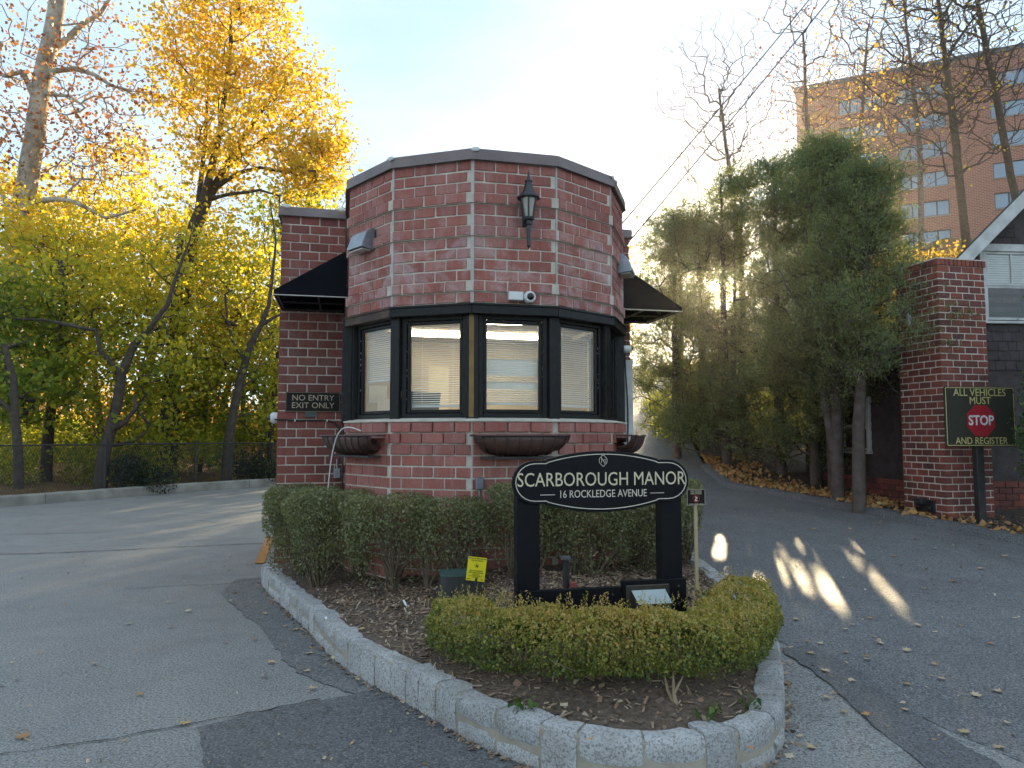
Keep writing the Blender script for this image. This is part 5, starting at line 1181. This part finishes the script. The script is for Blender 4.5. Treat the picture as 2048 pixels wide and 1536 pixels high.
# ------------------------------------------------------------------ cedars on the right
def cedar(x, y, h, rad_, label, n=26000, low=.9, lean=0., twin=0., gaps=()):
    z0 = float(T(x, y)) + .0; o = thing('cedar_tree', label, 'tree', (x, y, z0), 0, 'row of dark cedars beside the entry lane')
    polys = [[(0, 0, -.1, .10), (lean * .2, .05, h * .25, .085), (lean * .6, 0, h * .6, .05), (lean, 0, h * .97, .012)]]
    if twin: polys.append([(.03, 0, .15, .07), (twin * .7, .1, h * .3, .06), (twin, .1, h * .75, .012)])
    ncl = 62; cz = np.sort(R.uniform(low / h, .97, ncl)); ca = R.uniform(0, 2 * PI, ncl) + np.arange(ncl) * 2.4
    prof = np.clip((1.02 - cz) / .42, 0, 1) ** .6 * np.clip((cz - low / h) / .12 + .55, 0, 1); cr_ = rad_ * prof * R.uniform(.45, 1.2, ncl)
    k_ = np.repeat(np.arange(ncl), 9); nt_ = len(k_)
    tg = np.stack([lean * cz[k_] + np.cos(ca[k_]) * cr_[k_], np.sin(ca[k_]) * cr_[k_], cz[k_] * h + .12 * cr_[k_]], 1)
    tg = tg + R.normal(0, 1, (nt_, 3)) * np.array([.20, .20, .15]) * (.45 + .55 * prof[k_])[:, None]; tg[:, 2] = np.clip(tg[:, 2], low * .8, h * 1.01)
    inn = R.random(nt_) < .25; tg[inn, :2] *= R.uniform(.15, .6, (inn.sum(), 1))
    if gaps:
        W_ = tg + np.array([x, y, z0]); k = np.ones(len(tg), bool)
        for (gx, gz, gr) in gaps:
            # openings along the low sun's path
            yy = W_[:, 1]; k &= ((W_[:, 0] - (gx + (yy - 12.5) * .282)) ** 2 + (W_[:, 2] - (gz + (yy - 12.5) * .208)) ** 2) > gr * gr
        tg = tg[k]
    A, par, r, n0 = skeleton(polys, tg, .004, seg=.3, sag=.02)
    obj('trunk', tubes('trunk', A, par, r, range(n0), BARKC, 9), o); tag(obj('branches', tubes('branches', A, par, r, range(n0, len(A)), BARKC, 5), o), kind='stuff')
    # sprays: short scale-leaf twigs around each branch end, pointing up and out
    per = n // len(tg); C = np.repeat(tg, per, 0)
    rad3 = C * np.array([1, 1, 0]); rad3 /= np.linalg.norm(rad3, axis=1, keepdims=True) + 1e-6
    spr = R.normal(0, 1, (len(tg), 4, 3)) * .085; which = R.integers(0, 4, len(C)); C = C + spr[np.repeat(np.arange(len(tg)), per), which] + R.normal(0, .052, C.shape) * np.array([1, 1, .9])
    if gaps:
        W_ = C + np.array([x, y, z0]); k = np.ones(len(C), bool)
        for (gx, gz, gr) in gaps:
            yy = W_[:, 1]; k &= ((W_[:, 0] - (gx + (yy - 12.5) * .282)) ** 2 + (W_[:, 2] - (gz + (yy - 12.5) * .208)) ** 2) > (gr * .8) ** 2
        C = C[k]; rad3 = rad3[k]
    tag(obj('crown', leafmesh('crown', C, .050, LF_CED, .30, rad3 * .5 + np.array([0, 0, .8]), 1.0), o), kind='stuff')
GAPS = [(3.53, 1.225, .09), (3.73, 1.09, .07), (3.90, 1.41, .08), (4.15, 1.33, .07), (4.33, 1.36, .09), (4.54, 1.41, .11), (4.93, 1.28, .08), (5.01, 1.35, .10), (5.06, 1.44, .08), (3.75, 1.30, .05), (3.53, 4.25, .13), (3.60, 1.36, .045), (3.82, 1.22, .05), (4.02, 1.20, .045), (4.24, 1.24, .05), (4.62, 1.27, .05), (4.46, 1.20, .045), (4.72, 1.45, .05), (4.85, 1.40, .045), (5.12, 1.24, .05), (4.0, 1.44, .05)]
for a in ((3.45, 15.2, 5.3, 1.45, 'cedar nearest the gatehouse awning, leftmost of the row', 60000, .35, 0, 0), (4.22, 14.3, 6.1, 1.30, 'cedar with the low sun shining through its crown', 54000, .5, 0, .28), (5.02, 13.6, 6.2, 1.3, 'cedar right of the one with the sun in it', 58000, .5, .0, 0),
          (5.30, 12.7, 6.2, 1.25, 'middle cedar of the row, left of the house window', 56000, .45, -.1, .25), (5.30, 12.0, 6.0, 1.2, 'tall cedar whose forked trunk stands in a leaf drift', 46000, 1.3, -.1, .3),
          (4.98, 11.15, 5.75, 1.05, 'cedar before the dark shingled side wall', 46000, 2.0, .1, -.2), (5.00, 10.55, 5.2, .85, 'cedar nearest the brick pier, branches over its top', 36000, 1.9, .30, 0), (4.15, 15.7, 5.7, 1.3, 'cedar standing just behind the low sun', 34000, .4, 0, 0), (4.75, 15.0, 6.2, 1.3, 'cedar filling the back of the row right of the sun', 44000, .5, .1, 0), (3.9, 16.6, 5.4, 1.4, 'cedar at the back of the row behind the sunlit one', 30000, .4, 0, 0), (5.9, 13.4, 6.0, 1.2, 'cedar rising behind the shed roof', 30000, 2.2, .3, 0)):
    cedar(*a, gaps=GAPS)
q = []
for k in range(46):
    x = rnd.uniform(3.6, 7.6); y = rnd.uniform(16.8, 18.4); q.append((x, y, float(T(x, y)) + rnd.uniform(.1, .75), .5, .4, .40, 1))
C = blobs(q, 15000); k = np.ones(len(C), bool)
for (gx, gz, gr) in GAPS: k &= ((C[:, 0] - (gx + (C[:, 1] - 12.5) * .282)) ** 2 + (C[:, 2] - (gz + (C[:, 1] - 12.5) * .208)) ** 2) > (gr * .95) ** 2
tag(obj('undergrowth', leafmesh('undergrowth', C[k], .085, LF_YG, .6)), 'yellow-green undergrowth behind the cedar trunks', 'undergrowth', kind='stuff')
# arborvitae right of the stop sign
o = thing('arborvitae', 'bright green arborvitae covering the right edge of the stop sign', 'shrub', (6.74, 8.75, float(T(6.74, 8.75))))
nt_ = 170; zz = R.uniform(.25, 1, nt_); a = R.uniform(0, 2 * PI, nt_); rr = .62 * np.sqrt(np.clip(1.12 - zz, 0, 1)) * R.uniform(.5, 1, nt_); tg = np.stack([np.cos(a) * rr, np.sin(a) * rr, zz * 2.95], 1)
A, par, r, n0 = skeleton([[(0, 0, -.1, .06), (0, 0, 1.5, .04), (0, 0, 2.8, .01)]], tg, .003, seg=.25, sag=0); obj('trunk', tubes('trunk', A, par, r, range(n0), BARKC, 7), o); tag(obj('branches', tubes('branches', A, par, r, range(n0, len(A)), BARKC, 4), o), kind='stuff')
C = np.repeat(tg, 120, 0) + R.normal(0, .085, (nt_ * 120, 3)); tag(obj('foliage', leafmesh('foliage', C, .06, LF_ARB, .4, (0, 0, 1), .7), o), kind='stuff')

# ------------------------------------------------------------------ house with brick pier
H0 = Vector((5.77, 9.70, 0))
TP, THH = rad(13), rad(5)
def HP(x, y, z=0.): return H0 + Matrix.Rotation(THH, 3, 'Z') @ Vector((x, y, z))
pier = thing('brick_pier', 'tall square red brick chimney pier behind the stop sign', 'chimney', H0, TP)
PB = brick_meshes('pb', BRICKP, .192, .0775, .095); pw = .765; pp = .0925; zp0 = .36; nrow = 39
m2 = MB(); m2.box((.007, .007, .2), (pw - .007, pw - .007, zp0 + nrow * pp + .03)); m2.build('mortar_core', MORTARP, pier)
def pb(x, y, z, ang, ln): obj('brick', rnd.choice(PB), pier, (x + rnd.gauss(0, .0012), y + rnd.gauss(0, .0012), z), (0, 0, ang), ((ln - .005) / .192, 1, 1))
for r_ in range(nrow):
    z = zp0 + (r_ + .5) * pp; ev = r_ % 2
    for face in (0, 1):
        s_ = .0 if ev == face else .107
        while s_ < pw - .02:
            e = min(s_ + .192, pw); 
            if e - s_ > .03:
                if face == 0: pb((s_ + e) / 2, .0475, z, 0, e - s_)
                else: pb(.0475, (s_ + e) / 2, z, PI / 2, e - s_)
            s_ += .203
zc = zp0 + nrow * pp
for k in range(12):
    for face in (0, 1):
        u_ = -.02 + (k + .5) * (pw + .04) / 12
        o = obj('cap_brick', PB[k % 4], pier, (u_, .03, zc + .05) if face == 0 else (.03, u_, zc + .05), (0, PI / 2, 0) if face == 0 else (PI / 2, 0, PI / 2), (.5, 1, .70))
        if face == 1: o.rotation_euler = (0, PI / 2, PI / 2)
m2 = MB(); m2.box((-.02, -.02, zc + .085), (pw + .02, pw + .02, zc + .10)); m2.build('top_slab', MORTARP, pier)
o = thing('pier_bracket', 'black iron bracket plate bolted low on the brick pier', 'bracket', H0 + Matrix.Rotation(TP, 3, 'Z') @ Vector((-.004, .36, .70)), TP); m2 = MB(); m2.box((-.022, -.17, -.08), (0.0, .17, .08)); m2.build('plate', DARKMET, o, bevel=.004)
m2 = MB(); m2.box((-.12, -.05, .02), (-.022, .09, .10)); m2.build('hood', DARKMET, o, bevel=.01)
for yy in (-.1, .12): m2 = MB(); m2.lathe([(.02, 0), (.02, .02), (.008, .03)], 8, Matrix.Translation((-.022, yy, -.03)) @ Matrix.Rotation(-PI / 2, 4, 'Y')); m2.build('bolt', DARKMET, o)

hs_ = thing('shingled_house', 'dark brown shingled house with white trim at the right edge', 'house', H0, THH)
XW, YF, YB = .21, .80, 4.20
m2 = MB(); m2.box((XW, YF, .2), (6.2, YF + .12, 3.4)); m2.prism([(XW, 3.40), (6.2, 3.40), (3.15, 6.42)], YF, YF + .12); m2.build('front_wall', SHING, hs_)
m2 = MB(); V = [(XW, YF + .12, .2), (XW, YB, .2), (XW, YB, 2.40), (XW, YF + .12, 2.98)]; m2.add(V + [(x + .12, y, z) for x, y, z in V], [(0, 1, 2, 3), (7, 6, 5, 4), (0, 4, 5, 1), (1, 5, 6, 2), (2, 6, 7, 3), (3, 7, 4, 0)]); m2.build('side_wall', SHING, hs_)
m2 = MB(); m2.box((XW + .12, YB - .12, .2), (6.2, YB, 2.35)); m2.build('rear_wall', SHING, hs_)
m2 = MB()                                                     # low lean-to roof over the side
V = [(XW - .16, YF + .05, 3.08), (XW - .16, YB + .25, 2.42), (4., YB + .25, 2.42), (4., YF + .05, 3.08)]; m2.add(V + [(x, y, z + .05) for x, y, z in V], [(3, 2, 1, 0), (4, 5, 6, 7), (0, 1, 5, 4), (1, 2, 6, 5), (2, 3, 7, 6), (3, 0, 4, 7)]); m2.build('side_roof', ROOFM, hs_)
m2 = MB(); V = [(XW - .165, YF + .05, 2.90), (XW - .165, YB + .25, 2.24), (XW - .165, YB + .25, 2.415), (XW - .165, YF + .05, 3.075)]; m2.add(V + [(x + .03, y, z) for x, y, z in V], [(0, 1, 2, 3), (7, 6, 5, 4), (0, 4, 5, 1), (1, 5, 6, 2), (2, 6, 7, 3), (3, 7, 4, 0)]); m2.build('side_fascia', WHITEW, hs_)
# main gable: slope from the left eave up to the ridge
xe, ze, xr_, zr = -.12, 3.37, 3.15, 6.48
for nm, x0, z0_, x1, z1_ in (('roof', xe, ze, xr_, zr), ('roof', 6.42, ze, xr_, zr)):
    m2 = MB(); V = [(x0, YF - .28, z0_), (x1, YF - .28, z1_), (x1 + 3.9, YF + 2.9, z1_), (x0 + 3.9, YF + 2.9, z0_)]; m2.add(V + [(x, y, z + .09) for x, y, z in V], [(3, 2, 1, 0), (4, 5, 6, 7), (0, 1, 5, 4), (1, 2, 6, 5), (2, 3, 7, 6), (3, 0, 4, 7)]); ro = m2.build(nm, ROOFM, hs_)
    m2 = MB(); V = [(x0, YF - .31, z0_ - .17), (x1, YF - .31, z1_ - .17), (x1, YF - .31, z1_ + .06), (x0, YF - .31, z0_ + .06)]; m2.add(V + [(x, y + .028, z) for x, y, z in V], [(0, 1, 2, 3), (7, 6, 5, 4), (0, 4, 5, 1), (1, 5, 6, 2), (2, 6, 7, 3), (3, 7, 4, 0)]); m2.build('rake_board', WHITEW, ro)
# shingles
SH = []
for k in range(4):
    m3 = MB(); m3.add([(-.5, 0, 0), (.5, 0, 0), (.5, .012, .0), (-.5, .012, .0), (-.5, .012, 1), (.5, .012, 1)], [(0, 1, 5, 4), (0, 3, 2, 1), (0, 4, 3), (1, 2, 5)]); SH.append(mesh('shingle', m3.v, m3.f, SHING))
def shingles(face, rows, z0, pitch, u0, u1, wmin, wmax, top):
    for r_ in range(rows):
        z = z0 + r_ * pitch; u_ = u0 - rnd.uniform(0, wmin)
        while u_ < u1:
            w_ = rnd.uniform(wmin, wmax); a, b = max(u_, u0), min(u_ + w_ - .006, u1); u_ += w_
            if b - a < .03 or z + pitch > top((a + b) / 2): continue
            c = (a + b) / 2; dz = rnd.gauss(0, .003)
            if face == 'front': obj('shingle', rnd.choice(SH), hs_, (c, YF - .014, z + dz), (0, 0, 0), (b - a, 1, pitch * 1.15))
            else: obj('shingle', rnd.choice(SH), hs_, (XW - .014, c, z + dz), (0, 0, -PI / 2), (b - a, 1, pitch * 1.15))
shingles('side', 14, 1.02, .142, YF + .0, YB, .26, .40, lambda u_: 2.98 - (u_ - YF) * .15)
shingles('front', 19, 2.62, .142, .70, 1.85, .13, .2, lambda u_: 3.20 + (u_ + .12) * .93)
m2 = MB()
for r_ in range(6):                                            # brick base course
    u_ = YF + (.1 if r_ % 2 else 0)
    while u_ < YB: m2.box((XW - .02, u_, .45 + r_ * .092), (XW, min(u_ + .192, YB), .45 + r_ * .092 + .081)); u_ += .203
    u_ = pw + (.1 if r_ % 2 else 0)
    while u_ < 2.6: m2.box((u_, YF - .02, .45 + r_ * .092), (u_ + .192, YF, .45 + r_ * .092 + .081)); u_ += .203
tag(m2.build('foundation_bricks', BRICKP, hs_), kind='stuff')
def house_window(cx, z0, z1, hw, face, muntin):
    wo_ = bpy.data.objects.new('window', None); link(wo_, hs_); wo_.location = (cx, YF - .02, 0) if face == 'front' else (XW - .02, cx, 0); wo_.rotation_euler = (0, 0, 0 if face == 'front' else -PI / 2); wo_.empty_display_size = .1
    m2 = MB(); t = .085
    m2.box((-hw - t, -.03, z0 - .02), (-hw, .02, z1)); m2.box((hw, -.03, z0 - .02), (hw + t, .02, z1)); m2.box((-hw - t - .03, -.045, z1), (hw + t + .03, .02, z1 + .11)); m2.box((-hw - t - .02, -.05, z0 - .06), (hw + t + .02, .02, z0 - .02)); m2.build('casing', WHITEW, wo_, bevel=.006)
    m2 = MB(); zm = (z0 + z1) / 2; b = .035
    for za, zb_, yy in ((z0, zm, .006), (zm, z1, -.006)):
        m2.box((-hw, yy - .012, za), (-hw + b, yy + .012, zb_)); m2.box((hw - b, yy - .012, za), (hw, yy + .012, zb_)); m2.box((-hw + b, yy - .011, za), (hw - b, yy + .011, za + b)); m2.box((-hw + b, yy - .011, zb_ - b), (hw - b, yy + .011, zb_))
    if muntin: m2.box((-.01, -.014, zm), (.01, .008, z1 - .02))
    m2.build('sash', WHITEW, wo_)
    m2 = MB(); m2.box((-hw + b, .0, z0 + b), (hw - b, .004, z1 - b)); m2.build('pane', GLASS, wo_)
    m2 = MB(); m2.box((-hw, .012, z0), (hw, .019, z1)); m2.build('painted_dark_room', simple('painted_dark_room%d' % int(cx * 10), (.02, .02, .022), .8), wo_)  # dark panel close behind the glass paints the unlit room's shade
    m2 = MB()
    for k in range(int((z1 - zm) / .035)): m2.box((-hw + b, .006, zm + k * .035 + .012), (hw - b, .0105, zm + k * .035 + .042))
    if face == 'front': m2.build('blind', WHITEP, wo_)
house_window(1.72, 3.36, 4.38, .42, 'front', True); house_window(2.45, 1.42, 2.18, .36, 'side', True)
o = thing('downspout', 'short galvanised downspout beside the brick pier behind the stop sign', 'downspout', HP(.93, YF - .07, 0), THH); m2 = MB(); m2.box((-.05, -.04, 1.12), (.05, .04, 2.2)); m2.build('pipe', GREYMET, o, bevel=.012)
cable('drooping_wire', 'thin grey wire drooping from the shed roof to the pier', [HP(-.03, 1.35, 2.85), HP(-.06, 1.1, 2.45), HP(-.04, .9, 2.28), HP(0, .77, 2.26)], .006, GREYMET)

# stop sign
q = Vector((6.02, 9.35)); zq = float(T(q.x, q.y)); o = thing('stop_register_sign', 'olive sign with red stop octagon reading all vehicles must stop and register', 'sign', (q.x, q.y, 0), rad(8))
m2 = MB(); m2.box((-.052, .002, zq - .1), (.052, .09, 1.60)); m2.build('post', DARKMET, o, bevel=.006)
m2 = MB(); m2.prism([(x + .0, z + 1.90) for x, z in rrect(.50, .385, .03)], -.025, 0); m2.build('panel', SIGNG, o, bevel=.002)
outline([(x, z + 1.90) for x, z in rrect(.50, .385, .03)], .012, .008, -.0275, -.0245).build('border', YELT, o)
text('ALL VEHICLES', .135, o, .0, 2.205, YELT, -.027, .90); text('MUST', .135, o, .0, 2.10, YELT, -.027, .9); text('AND REGISTER', .125, o, .0, 1.585, YELT, -.027, .88)
m2 = MB(); m2.prism([(.20 * math.cos(rad(22.5 + 45 * k)) * 1.08 + .0, 1.845 + .20 * math.sin(rad(22.5 + 45 * k)) * 1.08) for k in range(8)], -.030, -.026); m2.build('stop_octagon', REDS, o)
text('STOP', .175, o, .0, 1.845, WHITES, -.0315, .86, .004)

# retaining wall behind the cedars
o = thing('low_retaining_wall', 'low dark stone wall half hidden behind the cedar trunks', 'wall', (0, 0, 0)); m2 = MB()
for k in range(26):
    x = 4.6 + k * .32; y = 16.9 - k * .10; z = float(T(x, y)); m2.box((x, y, z - .2), (x + .31, y + .3, z + .42 + rnd.gauss(0, .02)))
m2.build('blocks', M('dark_stone', (.09, .08, .075), (.14, .125, .115), 5, .9, world=True), o)

# ------------------------------------------------------------------ apartment block
A0 = Vector((30.3, 75., 0)); A1 = Vector((58., 61.6, 0)); ta = (A1 - A0).normalized(); ang = math.atan2(ta.y, ta.x); LW = (A1 - A0).length
ap = thing('apartment_block', 'tall red brick apartment block on the hill at upper right', 'building', A0, ang)
def apt_brick():
    m, t, b = nodes_of('apartment_brick'); tcx = ocoord(t); br = N(t, 'ShaderNodeTexBrick'); br.inputs['Scale'].default_value = 1.; br.inputs['Brick Width'].default_value = .42; br.inputs['Row Height'].default_value = .16; br.inputs['Mortar Size'].default_value = .018
    br.inputs['Color1'].default_value = (.34, .135, .095, 1); br.inputs['Color2'].default_value = (.26, .10, .075, 1); br.inputs['Mortar'].default_value = (.42, .30, .24, 1)
    mpp = N(t, 'ShaderNodeMapping'); mpp.inputs['Rotation'].default_value = (PI / 2, 0, 0); t.links.new(tcx, mpp.inputs[0]); t.links.new(mpp.outputs[0], br.inputs['Vector']); t.links.new(br.outputs[0], b.inputs['Base Color']); b.inputs['Roughness'].default_value = .9; return m
ABR = apt_brick(); ZR = 38.3
wcols = [(6.2, 2.1), (11.5, 2.1), (19.6, 2.3), (25.5, 2.1)]; rowsZ = [ZR - 2.6 - 2.95 * k for k in range(8)]
m2 = MB(); xs = [0.]
for c, hw in wcols: xs += [c - hw, c + hw]
xs.append(LW); zs = [8.]
for z in reversed(rowsZ): zs += [z - .75, z + .75]
zs.append(ZR)
for i in range(len(xs) - 1):
    for j in range(len(zs) - 1):
        if i % 2 == 1 and j % 2 == 1: continue
        V = [(xs[i], 0, zs[j]), (xs[i + 1], 0, zs[j]), (xs[i + 1], 0, zs[j + 1]), (xs[i], 0, zs[j + 1])]; m2.add(V, [(0, 1, 2, 3)])
m2.build('front_wall', ABR, ap)
m2 = MB(); m2.box((0.02, .25, 6), (LW, 14, ZR - .05)); m2.add([(0, 0, 6), (0, .3, 6), (0, .3, ZR), (0, 0, ZR)], [(0, 1, 2, 3)]); m2.build('block', ABR, ap)
m2 = MB(); m2.box((-.15, -.15, ZR), (LW, 14, ZR + .45)); m2.build('parapet', simple('parapet_metal', (.09, .10, .11), .6), ap)
for z in rowsZ:
    for c, hw in wcols:
        wo_ = bpy.data.objects.new('window', None); link(wo_, ap); wo_.location = (c, .14, z); wo_.empty_display_size = .3
        m2 = MB(); m2.box((-hw, .0, -.75), (hw, .05, .75)); m2.build('pane', WINSKY, wo_)
        m2 = MB()
        for x in (-hw, -hw * .5, hw * .5, hw): m2.box((x - .06, -.06, -.75), (x + .06, 0, .75))
        m2.box((-hw, -.059, -.75), (hw, -.001, -.67)); m2.box((-hw, -.059, .67), (hw, -.001, .75)); m2.build('frame', WINFR, wo_)
        m2 = MB(); m2.box((-hw - .1, -.22, -.86), (hw + .1, -.12, -.75)); m2.build('sill', simple('stone_sill', (.35, .30, .26), .8) if 'stone_sill' not in MATS else MATS['stone_sill'], wo_)
for k, z in enumerate(rowsZ[:5]):
    m2 = MB(); m2.box((1.0, -.05, z - 1.1), (3.2, -.004, z + .1)); m2.build('balcony_panel', MATS.get('ochre_panel') or simple('ochre_panel', (.34, .17, .07), .8), ap)

# ------------------------------------------------------------------ bare trees on the hill
GB = 'thin bare trees in front of the apartment block'
def bare(u, Y, h, lb, limbs, n, spread, leaf, lmat=LF_RUST, tip=.009, dark=False, r0=.14):
    p = at(u, 850, Y); z0 = float(T(p.x, Y)) - .2; polys = [[(p.x, Y, z0, r0), (p.x + limbs[0], Y, z0 + h * .45, r0 * .75), (p.x + limbs[1], Y, z0 + h * .8, r0 * .3)]]
    ells = [(p.x + limbs[1], Y, z0 + h * .72, spread, spread * .8, h * .30, 2), (p.x + limbs[0], Y, z0 + h * .55, spread * .9, spread * .8, h * .22, 1)]
    tree('bare_tree', lb, 'tree', polys, ells, n * 2, leaf, .13, lmat, BARK if dark else BARKG, .3, GB, tip=tip * .8, bare=.18, sag=-.04, seg=.6)
bare(1500, 30, 15.5, 'pale bare tree rising left of the apartment block', (-.4, -1.0), 800, 3.4, 0, tip=.0065, r0=.14)
bare(1625, 33, 20, 'slim bare tree before the left edge of the apartment block', (.2, .1), 380, 2.6, 5, LF_RUST, .008)
bare(1740, 36, 22, 'bare tree with orange leaves before the block windows', (-.2, .6), 420, 3.4, 7, LF_GOLD, .009)
bare(1850, 34, 21, 'bare tree before the middle of the apartment block', (.3, -.2), 380, 3.2, 5, LF_RUST, .009)
bare(1960, 29, 19.5, 'dark many-limbed bare tree at the right edge before the block', (-.5, -1.), 480, 4.2, 4, LF_GOLD, .010, True, .19)
bare(2080, 31, 20, 'dark bare tree leaning in from the right edge', (-1.2, -2.2), 440, 4., 4, LF_RUST, .010, True, .17)
for k, (u, Y, h, lb) in enumerate(((735, 46, 19.5, 'faint bare tree top above the left of the gatehouse roof'), (835, 48, 20.5, 'faint bare tree top over the middle of the gatehouse roof'), (690, 44, 19, 'faint bare tree top beside the golden maple'))):
    bare(u, Y, h, lb, (.2, .4), 200, 2.6, 0, tip=.010)
# golden brush on the slope behind house and cedars
q = []
for k in range(70):
    u = rnd.uniform(1670, 2080); Y = rnd.uniform(21, 27); x = at(u, 800, Y).x; q.append((x, Y, float(T(x, Y)) + rnd.uniform(.3, 4.2), 1., .8, .9, 1))
C = blobs(q, 17000); tag(obj('hill_brush', leafmesh('hill_brush', C, .14, LF_FAR, .75)), 'golden autumn brush on the slope behind the cedars', 'brush', kind='stuff')

# ------------------------------------------------------------------ overhead wires
wa = G(1.60, 1.9, 4.05); e1 = at(1608, 0, 11.5); e2 = at(1648, 0, 11.0)
for lb, e, st in (('upper overhead wire running from gatehouse corner up to the right', e1, wa), ('lower overhead wire sagging from gatehouse corner up to the right', e2, G(1.62, 2.0, 3.72))):
    e = Vector(e); d = e - st; P = [st + d * f * 1.9 - Vector((0, 0, .10 * math.sin(PI * min(1, f)))) for f in np.linspace(0, 1, 16)]
    cable('overhead_wire', lb, P, .013 if e is e1 else .010, PLASB)

# ------------------------------------------------------------------ haze volume added for the warm glow around the low sun
m, t, b = nodes_of('glow_haze'); t.nodes.remove(b)
vp = N(t, 'ShaderNodeVolumePrincipled'); vp.inputs['Density'].default_value = .00045; vp.inputs['Anisotropy'].default_value = .9
vp.inputs['Color'].default_value = (.97, .95, .9, 1); t.links.new(vp.outputs[0], t.nodes['Material Output'].inputs['Volume'])
m2 = MB(); m2.box((-90, -30, -1.6), (110, 110, 46)); tag(m2.build('haze', m), 'added haze volume that gives the glow around the sun', 'haze', kind='stuff')
sc.cycles.volume_bounces = 0
